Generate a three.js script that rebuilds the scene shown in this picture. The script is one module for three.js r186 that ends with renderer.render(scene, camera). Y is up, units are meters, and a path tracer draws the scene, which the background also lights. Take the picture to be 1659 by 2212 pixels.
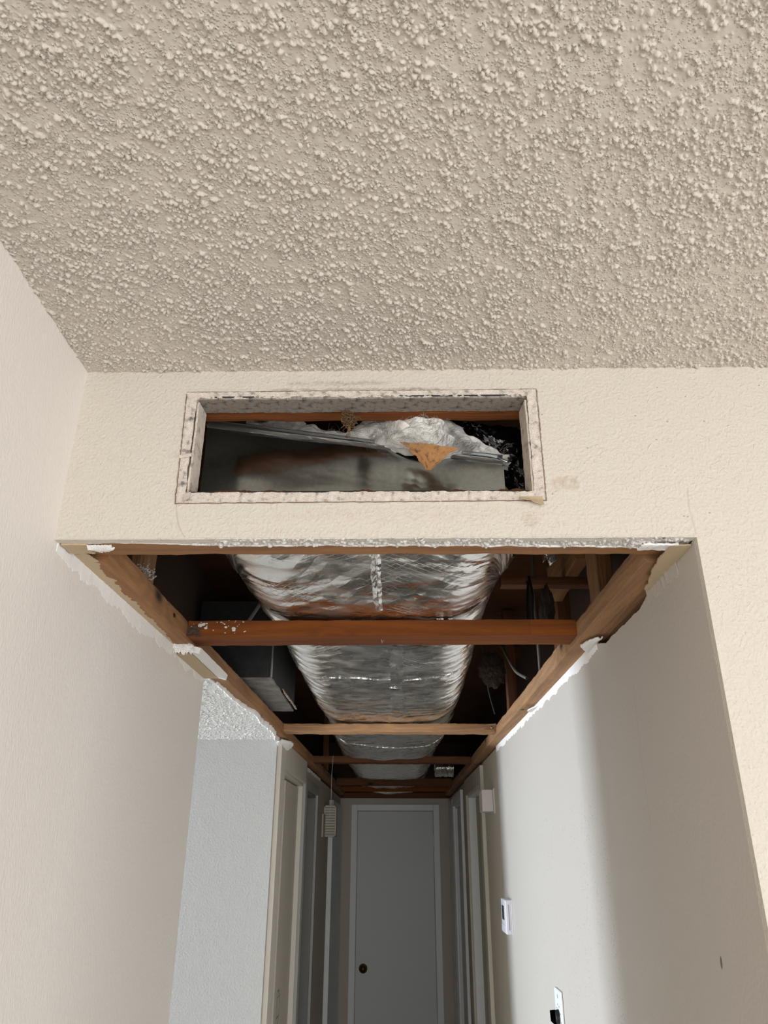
import * as THREE from 'three';
import { RoundedBoxGeometry } from 'three/addons/geometries/RoundedBoxGeometry.js';
import { RectAreaLightUniformsLib } from 'three/addons/lights/RectAreaLightUniformsLib.js';
import { mergeGeometries, toCreasedNormals } from 'three/addons/utils/BufferGeometryUtils.js';

// ------------------------------------------------------------------ camera, light, exposure
const scene = new THREE.Scene();
scene.background = new THREE.Color(0x000000);
const camera = new THREE.PerspectiveCamera(68.86, 1659 / 2212, 0.05, 40);
{
  const p = 0.4233, yw = 0.0207, roll = 0.0037;
  const fw = new THREE.Vector3(-Math.sin(yw) * Math.cos(p), Math.sin(p), -Math.cos(yw) * Math.cos(p));
  const rt = new THREE.Vector3(Math.cos(yw), 0, -Math.sin(yw));
  const up = new THREE.Vector3().crossVectors(rt, fw);
  const r2 = rt.clone().multiplyScalar(Math.cos(roll)).addScaledVector(up, Math.sin(roll));
  const u2 = up.clone().multiplyScalar(Math.cos(roll)).addScaledVector(rt, -Math.sin(roll));
  camera.position.set(0, 1.75, 0);
  camera.quaternion.setFromRotationMatrix(new THREE.Matrix4().makeBasis(r2, u2, fw.clone().negate()));
}
scene.add(camera);
const renderer = new THREE.WebGLRenderer({ antialias: true });
renderer.toneMapping = THREE.LinearToneMapping;
renderer.toneMappingExposure = 1.04;
renderer.shadowMap.enabled = true;
RectAreaLightUniformsLib.init();
// three unseen windows: right of the camera for the room, behind it for the far hall, in the side room for the right hall wall
const UNSEEN_WINDOWS = [
  { n: 1, c: [2.95, 1.16, 0.5], w: 1.8, h: 1.4, face: [-1, 0, 0], color: [0.98, 1.0, 1.03], power: 4.8 },
  { n: 2, c: [0.7, 1.0, 3.45], w: 2.25, h: 1.85, face: [0, 0, -1], color: [0.98, 1.0, 1.03], power: 6.6 },
  { n: 3, c: [-4.25, 1.22, -2.4], w: 0.9, h: 1.8, face: [1, 0, 0], color: [0.87, 0.98, 1.13], power: 32.0 },
];
for (const q of UNSEEN_WINDOWS) {
  const l = new THREE.RectAreaLight(new THREE.Color().setRGB(...q.color), q.power, q.w, q.h);
  l.name = 'unseen_window_light'; l.position.set(...q.c);
  l.lookAt(q.c[0] + q.face[0], q.c[1], q.c[2] + q.face[2]);
  scene.add(l);
}

// ------------------------------------------------------------------ numbers and helpers
const XL = -0.4934, XR = 0.4212, ZH = -0.984, YC = 2.44, YH = 2.152, ZE = -6.68, ZA = -1.886, ZB = -3.13;
function rng(s) { let a = s >>> 0; return () => { a = (a + 0x6D2B79F5) | 0; let t = Math.imul(a ^ (a >>> 15), 1 | a); t = (t + Math.imul(t ^ (t >>> 7), 61 | t)) ^ t; return ((t ^ (t >>> 14)) >>> 0) / 4294967296; }; }
const lerp = (a, b, t) => a + (b - a) * t, clamp = (x, a = 0, b = 1) => Math.min(b, Math.max(a, x));
const sstep = (a, b, x) => { const t = clamp((x - a) / (b - a)); return t * t * (3 - 2 * t); };
const PERM = (() => { const r = rng(99), p = [...Array(256).keys()]; for (let i = 255; i > 0; i--) { const j = Math.floor(r() * (i + 1)); [p[i], p[j]] = [p[j], p[i]]; } return new Uint8Array([...p, ...p]); })();
const GX = [], GY = []; for (let i = 0; i < 16; i++) { GX.push(Math.cos(i * Math.PI / 8)); GY.push(Math.sin(i * Math.PI / 8)); }
function pn(x, y, px = 256, py = 256, seed = 0) {              // periodic gradient noise, about -0.7..0.7
  const xi = Math.floor(x), yi = Math.floor(y), xf = x - xi, yf = y - yi;
  const m = (a, n) => ((a % n) + n) % n;
  const x0 = m(xi, px), x1 = m(xi + 1, px), y0 = m(yi, py), y1 = m(yi + 1, py);
  const g = (a, b, dx, dy) => { const h = PERM[(PERM[(a + seed) & 255] + b) & 255] & 15; return GX[h] * dx + GY[h] * dy; };
  const u = xf * xf * xf * (xf * (xf * 6 - 15) + 10), v = yf * yf * yf * (yf * (yf * 6 - 15) + 10);
  return lerp(lerp(g(x0, y0, xf, yf), g(x1, y0, xf - 1, yf), u), lerp(g(x0, y1, xf, yf - 1), g(x1, y1, xf - 1, yf - 1), u), v);
}
const fbm = (x, y, o = 4, p = 256, seed = 0) => { let s = 0, a = 1, f = 1; for (let i = 0; i < o; i++) { s += a * pn(x * f, y * f, p * f, p * f, seed + i * 17); a *= 0.5; f *= 2; } return s; };
const jag = (t, f, seed) => pn(t * f, 3.3, 4096, 256, seed) + 0.5 * pn(t * f * 2.7, 7.1, 4096, 256, seed + 5) + 0.3 * pn(t * f * 7.3, 1.7, 4096, 256, seed + 9);

const taken = {};
function numbered(n) { const k = taken[n] = (taken[n] ?? -1) + 1; return k ? n + '_' + String(k).padStart(3, '0') : n; }
function obj(name, geo, m, parent = scene) {
  const g = Array.isArray(geo) ? (geo.length > 1 ? mergeGeometries(geo.map((q) => { const c = q.index ? q.toNonIndexed() : q; for (const k of Object.keys(c.attributes)) if (!['position', 'normal', 'uv'].includes(k)) c.deleteAttribute(k); return c; })) : geo[0]) : geo;
  const o = new THREE.Mesh(g, m); o.name = parent === scene ? numbered(name) : name; o.castShadow = o.receiveShadow = true; parent.add(o); return o;
}
function tag(o, label, category, group) { o.userData.label = label; o.userData.category = category; if (group) o.userData.group = group; return o; }
function struct(name, geo, m, label, parent = scene) { const o = obj(name, geo, m, parent); if (parent === scene) o.userData.kind = 'structure'; if (label) o.userData.label = label; return o; }
function group(name, pos = [0, 0, 0]) { const o = new THREE.Group(); o.name = numbered(name); o.position.set(...pos); scene.add(o); return o; }
function sgroup(name, label) { const o = new THREE.Group(); o.name = name; o.userData.kind = 'structure'; if (label) o.userData.label = label; scene.add(o); return o; }
const box = (x0, x1, y0, y1, z0, z1, r = 0) => { const w = Math.abs(x1 - x0), h = Math.abs(y1 - y0), d = Math.abs(z1 - z0); const g = r ? new RoundedBoxGeometry(w, h, d, 2, r) : new THREE.BoxGeometry(w, h, d); uvMetres(g); g.translate((x0 + x1) / 2, (y0 + y1) / 2, (z0 + z1) / 2); return g; };
function uvMetres(g) { const p = g.attributes.position, n = g.attributes.normal, u = g.attributes.uv; for (let i = 0; i < p.count; i++) { const ax = Math.abs(n.getX(i)), ay = Math.abs(n.getY(i)), az = Math.abs(n.getZ(i)); if (ax >= ay && ax >= az) u.setXY(i, p.getZ(i), p.getY(i)); else if (ay >= az) u.setXY(i, p.getX(i), p.getZ(i)); else u.setXY(i, p.getX(i), p.getY(i)); } return g; }
function shapeOf(pts, holes = []) { const s = new THREE.Shape(pts.map((p) => new THREE.Vector2(...p))); for (const h of holes) s.holes.push(new THREE.Path(h.map((p) => new THREE.Vector2(...p)))); return s; }
// sheets of drywall: facing +x at x, facing -x at x, facing +z at z; outline in (z, y) or (x, y)
function sheet(pts, holes, thick, basis, at) {
  const g = new THREE.ExtrudeGeometry(shapeOf(pts, holes), { depth: thick, bevelEnabled: false, curveSegments: 4 });
  g.translate(0, 0, -thick); g.applyMatrix4(new THREE.Matrix4().makeBasis(...basis)); g.translate(...at); return g;
}
const V = (x, y, z) => new THREE.Vector3(x, y, z);
const sheetPX = (pts, holes, t, x) => sheet(pts.map(([z, y]) => [-z, y]), holes.map((h) => h.map(([z, y]) => [-z, y])), t, [V(0, 0, -1), V(0, 1, 0), V(1, 0, 0)], [x, 0, 0]);
const sheetNX = (pts, holes, t, x) => sheet(pts, holes, t, [V(0, 0, 1), V(0, 1, 0), V(-1, 0, 0)], [x, 0, 0]);
const sheetPZ = (pts, holes, t, z) => sheet(pts, holes, t, [V(1, 0, 0), V(0, 1, 0), V(0, 0, 1)], [0, 0, z]);
const sheetNY = (pts, holes, t, y) => sheet(pts, holes, t, [V(1, 0, 0), V(0, 0, 1), V(0, -1, 0)], [0, y, 0]);   // outline (x, z), facing down
function grid(nu, nv, f, flip = false) {
  const pos = new Float32Array((nu + 1) * (nv + 1) * 3), uv = new Float32Array((nu + 1) * (nv + 1) * 2), idx = new Uint32Array(nu * nv * 6);
  let k = 0;
  for (let j = 0; j <= nv; j++) for (let i = 0; i <= nu; i++, k++) { const q = f(i / nu, j / nv); pos[3 * k] = q[0]; pos[3 * k + 1] = q[1]; pos[3 * k + 2] = q[2]; uv[2 * k] = q[3] ?? i / nu; uv[2 * k + 1] = q[4] ?? j / nv; }
  k = 0;
  for (let j = 0; j < nv; j++) for (let i = 0; i < nu; i++) { const a = j * (nu + 1) + i, b = a + 1, c = a + nu + 1, d = c + 1; if (flip) { idx[k++] = a; idx[k++] = c; idx[k++] = b; idx[k++] = b; idx[k++] = c; idx[k++] = d; } else { idx[k++] = a; idx[k++] = b; idx[k++] = c; idx[k++] = b; idx[k++] = d; idx[k++] = c; } }
  const g = new THREE.BufferGeometry(); g.setAttribute('position', new THREE.BufferAttribute(pos, 3)); g.setAttribute('uv', new THREE.BufferAttribute(uv, 2)); g.setIndex(new THREE.BufferAttribute(idx, 1)); g.computeVertexNormals(); return g;
}
// a sheet with thickness: front grid, back grid pushed along the normal, closed rims
function solid(nu, nv, f, t) {
  const F = grid(nu, nv, f), p = F.attributes.position.array, n = F.attributes.normal.array, N = (nu + 1) * (nv + 1);
  const pos = new Float32Array(N * 6), uv = new Float32Array(N * 4), idx = [];
  pos.set(p); for (let i = 0; i < N * 3; i++) pos[N * 3 + i] = p[i] - n[i] * t;
  uv.set(F.attributes.uv.array); uv.set(F.attributes.uv.array, N * 2);
  const fi = F.index.array; for (let i = 0; i < fi.length; i += 3) { idx.push(fi[i], fi[i + 1], fi[i + 2], fi[i] + N, fi[i + 2] + N, fi[i + 1] + N); }
  const rim = []; for (let i = 0; i <= nu; i++) rim.push(i); for (let j = 1; j <= nv; j++) rim.push(j * (nu + 1) + nu); for (let i = nu - 1; i >= 0; i--) rim.push(nv * (nu + 1) + i); for (let j = nv - 1; j > 0; j--) rim.push(j * (nu + 1));
  for (let i = 0; i < rim.length; i++) { const a = rim[i], b = rim[(i + 1) % rim.length]; idx.push(a, a + N, b, b, a + N, b + N); }
  const g = new THREE.BufferGeometry(); g.setAttribute('position', new THREE.BufferAttribute(pos, 3)); g.setAttribute('uv', new THREE.BufferAttribute(uv, 2)); g.setIndex(idx); g.computeVertexNormals();
  return toCreasedNormals(g, 0.7);
}
function tube(pts, r, seg = 40, rad = 8) { return new THREE.TubeGeometry(new THREE.CatmullRomCurve3(pts.map((p) => V(...p))), seg, r, rad, false); }
// a timber along x (length L), h tall, w deep, with eased and slightly worn edges; uv u along the grain in metres
function plank(L, h, w, seed, wane = 0.0012, bow = 0.001) {
  const n = Math.max(8, Math.round(L / 0.02)), prof = [], r = 0.003, c = [[w / 2, -h / 2], [w / 2, h / 2], [-w / 2, h / 2], [-w / 2, -h / 2]];
  const cen = [[w / 2 - r, -h / 2 + r, -90], [w / 2 - r, h / 2 - r, 0], [-w / 2 + r, h / 2 - r, 90], [-w / 2 + r, -h / 2 + r, 180]];
  for (const [cz, cy, a0] of cen) for (const da of [0, 45, 90]) { const a = (a0 + da) * Math.PI / 180; prof.push([cz + r * Math.cos(a), cy + r * Math.sin(a)]); }
  // extra points along the long faces so that they can be worn
  const P = []; for (let i = 0; i < prof.length; i++) { P.push(prof[i]); const q = prof[(i + 1) % prof.length], d = Math.hypot(q[0] - prof[i][0], q[1] - prof[i][1]); if (d > 0.01) for (let k = 1; k < 3; k++) P.push([lerp(prof[i][0], q[0], k / 3), lerp(prof[i][1], q[1], k / 3)]); }
  P.push(P[0]); const M = P.length, per = [0]; for (let i = 1; i < M; i++) per.push(per[i - 1] + Math.hypot(P[i][0] - P[i - 1][0], P[i][1] - P[i - 1][1]));
  const off = (seed * 0.377) % 1.7, side = (seed * 0.211) % 0.4;
  const g = grid(M - 1, n, (u, v) => {
    const i = Math.round(u * (M - 1)), x = (v - 0.5) * L, [z, y] = P[i];
    const corner = Math.hypot(Math.abs(z) - w / 2, Math.abs(y) - h / 2) < 0.006 ? 1 : 0.3;
    const k = wane * corner * (1 + 1.6 * pn(x * 14, i % (M - 1) * 0.3, 4096, 64, seed) + pn(x * 47, i % (M - 1) * 0.7, 4096, 64, seed + 3));
    return [x, y * (1 - k / h * 2) + bow * Math.sin(x * 3 + seed), z * (1 - k / w * 2), x + off, per[i] + side];
  }, true);
  const caps = [1, -1].map((s) => { const sh = shapeOf(P.slice(0, -1).map(([z, y]) => [z, y])); const q = new THREE.ShapeGeometry(sh); const a = q.attributes.position; for (let i = 0; i < a.count; i++) { const z = a.getX(i), y = a.getY(i); a.setXYZ(i, s * L / 2, y + bow * Math.sin(s * L / 2 * 3 + seed), z); } if (s > 0) { const id = q.index.array; for (let i = 0; i < id.length; i += 3) [id[i], id[i + 1]] = [id[i + 1], id[i]]; } q.computeVertexNormals(); return q; });
  return mergeGeometries([g, ...caps].map((q) => q.toNonIndexed()));
}
const along = (g, axis) => (axis === 'z' ? g.rotateY(Math.PI / 2) : axis === 'y' ? g.rotateZ(Math.PI / 2) : g);

// ------------------------------------------------------------------ textures
function canvasTex(w, h, draw, srgb = true) { const c = document.createElement('canvas'); c.width = w; c.height = h; draw(c.getContext('2d'), w, h); const t = new THREE.CanvasTexture(c); if (srgb) t.colorSpace = THREE.SRGBColorSpace; t.wrapS = t.wrapT = THREE.RepeatWrapping; return t; }
function floatTex(w, h, f) { const d = new Float32Array(w * h * 4); let k = 0; for (let y = 0; y < h; y++) for (let x = 0; x < w; x++) { d[k] = d[k + 1] = d[k + 2] = f(x, y); d[k + 3] = 1; k += 4; } const t = new THREE.DataTexture(d, w, h, THREE.RGBAFormat, THREE.FloatType); t.wrapS = t.wrapT = THREE.RepeatWrapping; t.magFilter = t.minFilter = THREE.LinearFilter; t.needsUpdate = true; return t; }
function dataTex(w, h, f, srgb = false) {      // f(x, y) -> grey or [r, g, b], 0..1
  const d = new Uint8Array(w * h * 4); let k = 0;
  for (let y = 0; y < h; y++) for (let x = 0; x < w; x++) { const q = f(x, y); if (typeof q === 'number') d[k] = d[k + 1] = d[k + 2] = clamp(q) * 255; else { d[k] = clamp(q[0]) * 255; d[k + 1] = clamp(q[1]) * 255; d[k + 2] = clamp(q[2]) * 255; } d[k + 3] = 255; k += 4; }
  const t = new THREE.DataTexture(d, w, h); t.wrapS = t.wrapT = THREE.RepeatWrapping; t.magFilter = THREE.LinearFilter; t.minFilter = THREE.LinearMipmapLinearFilter; t.generateMipmaps = true; if (srgb) t.colorSpace = THREE.SRGBColorSpace; t.needsUpdate = true; return t;
}
const rep = (t, u, v = u, ou = 0, ov = 0) => { const c = t.clone(); c.repeat.set(u, v); c.offset.set(ou, ov); c.needsUpdate = true; return c; };
// hand-trowelled, rolled wall paint: short curved ridges on a soft orange-peel (1 m tile, 0.5 mm pixels)
const wallBump = (() => {
  const N = 2048, a = new Float32Array(N * N), r = rng(5);
  const dab = (x, y, rad, h) => { const R = Math.ceil(rad * 2); for (let j = -R; j <= R; j++) for (let i = -R; i <= R; i++) { const d2 = (i * i + j * j) / (rad * rad); if (d2 > 4) continue; const k = (((y + j) & (N - 1)) * N) + ((x + i) & (N - 1)); a[k] = Math.max(a[k], h * Math.exp(-d2 * 1.4)); } };
  for (let s = 0; s < 4200; s++) {
    let x = r() * N, y = r() * N; const n = pn(x / N * 6, y / N * 6, 6, 6, 3); if (n < -0.15 && r() < 0.75) continue;
    let th = pn(x / N * 4, y / N * 4, 4, 4, 8) * 5 + (r() - 0.5) * 1.6 + 1.2; const len = 8 + 46 * r() * r(), h = 0.1 + 0.6 * r() * r(), rad = 1.8 + r() * 3.2, cur = (r() - 0.5) * 0.16;
    for (let k = 0; k < len; k += 2) { const e = Math.sin(Math.PI * k / len); dab(Math.round(x), Math.round(y), rad, h * (0.35 + 0.65 * e)); x += Math.cos(th) * 2; y += Math.sin(th) * 2; th += cur; }
  }
  for (let s = 0; s < 9000; s++) dab(Math.floor(r() * N), Math.floor(r() * N), 1.5 + r() * 2.5, 0.1 + r() * 0.3);
  return dataTex(N, N, (x, y) => 0.24 + 0.42 * a[y * N + x] + 0.2 * pn(x / N * 110, y / N * 110, 110, 110, 2) + 0.14 * pn(x / N * 28, y / N * 28, 28, 28, 4) + 0.2 * Math.max(0, 0.5 - 2.6 * Math.abs(pn(x / N * 46, y / N * 46, 46, 46, 12))) + 0.08 * pn(x / N * 220, y / N * 220, 220, 220, 6));
})();
const fineBump = dataTex(1024, 1024, (x, y) => 0.5 + 0.35 * pn(x / 1024 * 60, y / 1024 * 60, 60, 60, 1) + 0.3 * pn(x / 1024 * 150, y / 1024 * 150, 150, 150, 2) + 0.3 * pn(x / 1024 * 17, y / 1024 * 17, 17, 17, 3));
const dirtMap = dataTex(512, 512, (x, y) => { const n = 0.5 + 0.5 * fbm(x / 512 * 8, y / 512 * 8, 5, 8, 4), s = pn(x / 512 * 60, y / 512 * 60, 60, 60, 9) > 0.4 ? 0.75 : 1, v = (0.68 + 0.4 * n) * s; return [v, v * 0.97, v * 0.93]; }, true);
const grimeMap = dataTex(512, 512, (x, y) => { const n = fbm(x / 512 * 10, y / 512 * 10, 5, 10, 4), f = pn(x / 512 * 120, y / 512 * 120, 120, 120, 9), v = 0.95 + 0.1 * n - (n < -0.2 ? 0.6 * (-0.2 - n) : 0) - (f > 0.45 ? 0.14 : 0); return [v, v * 0.975, v * 0.95]; }, true);
const crumbBump = (() => { const N = 2048, a = new Float32Array(N * N), r = rng(44); for (let s = 0; s < 52000; s++) { const x = r() * N, y = r() * N; if (pn(x / N * 26, y / N * 26, 26, 26, 2) + 0.6 * pn(x / N * 9, y / N * 9, 9, 9, 4) < -0.05 && r() < 0.75) continue; const R0 = 2.2 + 3 * Math.pow(r(), 2.5), R1 = Math.ceil(R0), cx = Math.floor(x), cy = Math.floor(y); for (let j = -R1; j <= R1; j++) for (let i = -R1; i <= R1; i++) { const d = (i * i + j * j) / (R0 * R0); if (d >= 1) continue; const k = ((cy + j) & (N - 1)) * N + ((cx + i) & (N - 1)), h = R0 / 4 * (1 - d) * (1 - d); if (h > a[k]) a[k] = h; } } return dataTex(N, N, (x, y) => 0.1 + 0.62 * a[y * N + x] + 0.08 * pn(x / N * 200, y / N * 200, 200, 200, 7)); })();
const woolBump = dataTex(1024, 1024, (x, y) => { const u = x / 1024, v = y / 1024, w = 0.08 * pn(u * 8, v * 8, 8, 8, 3), q = 0.08 * pn(u * 8, v * 8, 8, 8, 4); return 0.5 + 0.5 * (0.6 - 2 * Math.abs(pn((u + w) * 30, (v + q) * 110, 30, 110, 5))) * 0.5 + 0.3 * (0.5 - 2 * Math.abs(pn((u + q) * 120, (v + w) * 36, 120, 36, 6))); });
// timber: 1.7 m along u, 0.4 m along v
const woodRings = (u, v) => { const warp = 0.55 * pn(u * 2, v * 3, 4, 3, 21) + 0.25 * pn(u * 6, v * 8, 12, 8, 22); return v * 34 + warp * 6; };
const KN = [[0.34, 0.3, 0.012], [0.63, 0.72, 0.016], [0.88, 0.15, 0.01], [0.12, 0.83, 0.014], [0.5, 0.48, 0.009], [0.75, 0.4, 0.008]];
const woodMap = dataTex(2048, 512, (X, Y) => {
  const u = X / 2048, v = Y / 512; let ring = woodRings(u, v), dark = 0;
  for (const [ku, kv, kr] of KN) { const du = (u - ku) * 1.7, dv = (v - kv) * 0.4, d = Math.hypot(du * 0.55, dv); ring += 5 * Math.exp(-d * d / (kr * kr * 8)) * (dv > 0 ? 1 : -1); dark = Math.max(dark, Math.exp(-d * d / (kr * kr * 0.5))); }
  const line = 0.5 + 0.5 * Math.sin(ring * 2 * Math.PI / 2.2), fib = pn(u * 60, v * 220, 60, 220, 31), blotch = fbm(u * 5, v * 3, 4, 4096, 12), fleck = pn(u * 130, v * 90, 130, 90, 40) > 0.46 ? 0.75 : 1;
  const t = clamp(0.5 + 0.22 * (line - 0.5) + 0.2 * fib + 0.35 * blotch);
  const k = (1 - 0.75 * dark) * (1 - (1 - fleck) * 0.3);
  return [lerp(0.47, 0.72, t) * k, lerp(0.325, 0.525, t) * k, lerp(0.205, 0.36, t) * k * (1 - 0.08 * line)];
}, true);
const woodBump = dataTex(1024, 512, (X, Y) => { const u = X / 1024, v = Y / 512; return 0.5 + 0.2 * Math.sin(woodRings(u, v) * 2 * Math.PI / 2.2) + 0.4 * pn(u * 40, v * 200, 40, 200, 31) + 0.25 * pn(u * 90, v * 30, 90, 30, 8); });
// crinkled foil with a diamond scrim: 0.5 m tile
const FOLDS = (() => { const r = rng(17), f = []; for (let i = 0; i < 16; i++) { const k = Math.round((r() - 0.5) * 20), l = Math.round((r() - 0.5) * 22) || 3; f.push([k, l, r(), 2.4 / (1.5 + Math.hypot(k, l)), Math.floor(r() * 200)]); } return f; })();
const foilBump = floatTex(2048, 2048, (X, Y) => {
  const u = X / 2048, v = Y / 2048; let h = 0; const wu = 0.012 * pn(u * 9, v * 9, 9, 9, 71), wv = 0.012 * pn(u * 9, v * 9, 9, 9, 72);
  for (const [k, l, o, a, sd] of FOLDS) { let t = k * (u + wu) + l * (v + wv) + o; t -= Math.floor(t); h += a * clamp(0.35 + 1.9 * pn(u * 5, v * 5, 5, 5, sd)) * (Math.abs(t - 0.5) * 2 - 0.5); }
  const d1 = Math.abs((((u + v) * 24) % 1) - 0.5), d2 = Math.abs((((u - v) * 24 + 24) % 1) - 0.5), scrim = clamp(0.1 + 2 * pn(u * 3, v * 3, 3, 3, 55)) * Math.exp(-Math.pow(Math.min(d1, d2) / 0.045, 2));
  return 0.5 + 0.28 * h + 0.022 * scrim + 0.006 * pn(u * 70, v * 70, 70, 70, 4);
});
const foilRough = dataTex(512, 512, (x, y) => 0.62 + 0.5 * fbm(x / 512 * 6, y / 512 * 6, 5, 6, 15));
const zincMap = dataTex(512, 512, (x, y) => { const n = 0.92 + 0.05 * pn(x / 512 * 40, y / 512 * 40, 40, 40, 2) + (pn(x / 512 * 90, y / 512 * 90, 90, 90, 7) > 0.4 ? 0.1 : 0); return [n * 0.98, n, n]; }, true);
const zincRough = dataTex(512, 512, (x, y) => 0.8 + 0.15 * fbm(x / 512 * 10, y / 512 * 10, 4, 10, 33));

// ------------------------------------------------------------------ materials
const S = (hex, o = {}) => new THREE.MeshStandardMaterial({ color: hex, roughness: 0.8, ...o });
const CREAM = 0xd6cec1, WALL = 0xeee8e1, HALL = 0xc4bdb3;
const stains = canvasTex(1024, 512, (c, w, h) => {                    // the header: x -0.55..0.75, y 2.0..2.45
  c.fillStyle = '#fff'; c.fillRect(0, 0, w, h);
  const X = (x) => (x + 0.55) / 1.3 * w, Y = (y) => (2.45 - y) / 0.45 * h, r = rng(3);
  const blot = (x, y, rx, ry, col, n) => { for (let i = 0; i < n; i++) { const a = r() * 6.28, d = Math.sqrt(r()); c.fillStyle = col; c.beginPath(); c.ellipse(X(x + Math.cos(a) * d * rx), Y(y + Math.sin(a) * d * ry), 1 + r() * 4, 1 + r() * 3, r() * 3, 0, 7); c.fill(); } };
  blot(0.252, 2.239, 0.014, 0.011, 'rgba(170,120,80,0.035)', 90); blot(0.232, 2.238, 0.008, 0.012, 'rgba(180,130,90,0.035)', 40);
  blot(0.19, 2.178, 0.012, 0.01, 'rgba(160,120,70,0.03)', 50); blot(0.02, 2.19, 0.2, 0.012, 'rgba(190,150,90,0.02)', 420); blot(-0.09, 2.415, 0.09, 0.004, 'rgba(110,95,80,0.04)', 160);
  blot(-0.05, 2.4035, 0.15, 0.002, 'rgba(100,80,65,0.045)', 220);
  c.strokeStyle = 'rgba(90,70,55,0.22)'; c.lineWidth = 1; c.beginPath(); c.moveTo(X(-0.324), Y(2.209)); c.bezierCurveTo(X(-0.322), Y(2.19), X(-0.318), Y(2.17), X(-0.305), Y(2.155)); c.stroke();
  for (let e = 0; e < 3; e++) { c.strokeStyle = 'rgba(96,66,48,' + (0.75 - e * 0.2) + ')'; c.lineWidth = e ? 0.8 : 1.3; const q = [[-0.3292, 2.4002], [0.2153, 2.4012], [0.2145, 2.2107], [-0.3254, 2.2086], [-0.3292, 2.4002]]; c.beginPath(); for (let i = 0; i < 4; i++) for (let t = 0; t < 1; t += 0.02) { const x = lerp(q[i][0], q[i + 1][0], t) + (r() - 0.5) * 0.0012 * (1 + e), y = lerp(q[i][1], q[i + 1][1], t) + (r() - 0.5) * 0.0012 * (1 + e); i || t ? c.lineTo(X(x), Y(y)) : c.moveTo(X(x), Y(y)); } c.stroke(); }
  for (let i = 0; i < 14; i++) { c.fillStyle = 'rgba(90,75,60,0.7)'; c.fillRect(X(0.2 + r() * 0.4), Y(2.17 + r() * 0.26), 1.5, 1.5); }
  c.strokeStyle = 'rgba(120,100,80,0.22)'; c.beginPath(); c.moveTo(X(0.4212), Y(2.155)); c.lineTo(X(0.418), Y(2.2)); c.lineTo(X(0.421), Y(2.23)); c.stroke();
});
stains.wrapS = stains.wrapT = THREE.ClampToEdgeWrapping; stains.repeat.set(1 / 1.3, 1 / 0.45); stains.offset.set(0.55 / 1.3, -2.0 / 0.45);
const pitShadeAndScuffs = canvasTex(2048, 2048, (c, w, h) => {                   // scuffs, and pit shade painted as dark dots, on the right hall wall: z -3.6..-0.9, y 0..2.2
  c.fillStyle = '#fff'; c.fillRect(0, 0, w, h); const r = rng(8), X = (z) => (z + 3.6) / 2.7 * w, Y = (y) => (2.2 - y) / 2.2 * h;
  for (let i = 0; i < 2600; i++) { const z = -1.68 - Math.pow(r(), 1.6) * 1.1, y = 1.05 + Math.pow(r(), 0.8) * 0.8; if (pn(z * 9, y * 5, 4096, 4096, 3) < 0.02 && r() < 0.85) continue; c.fillStyle = `rgba(60,58,56,${0.25 + r() * 0.5})`; c.fillRect(X(z), Y(y), 0.8 + r() * 0.9, 0.8 + r() * 1.1); }
  c.strokeStyle = 'rgba(95,80,65,0.14)'; c.lineWidth = 1.2; c.beginPath(); c.moveTo(X(-1.36), Y(2.02)); c.lineTo(X(-1.37), Y(1.9)); c.lineTo(X(-1.366), Y(1.78)); c.stroke();
  c.fillStyle = 'rgba(80,65,50,0.6)'; c.beginPath(); c.ellipse(X(-1.145), Y(1.615), 2.5, 7, 0.15, 0, 7); c.fill();
});
pitShadeAndScuffs.wrapS = pitShadeAndScuffs.wrapT = THREE.ClampToEdgeWrapping; pitShadeAndScuffs.repeat.set(1 / 2.7, 1 / 2.2); pitShadeAndScuffs.offset.set(3.6 / 2.7, 0);
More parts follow.
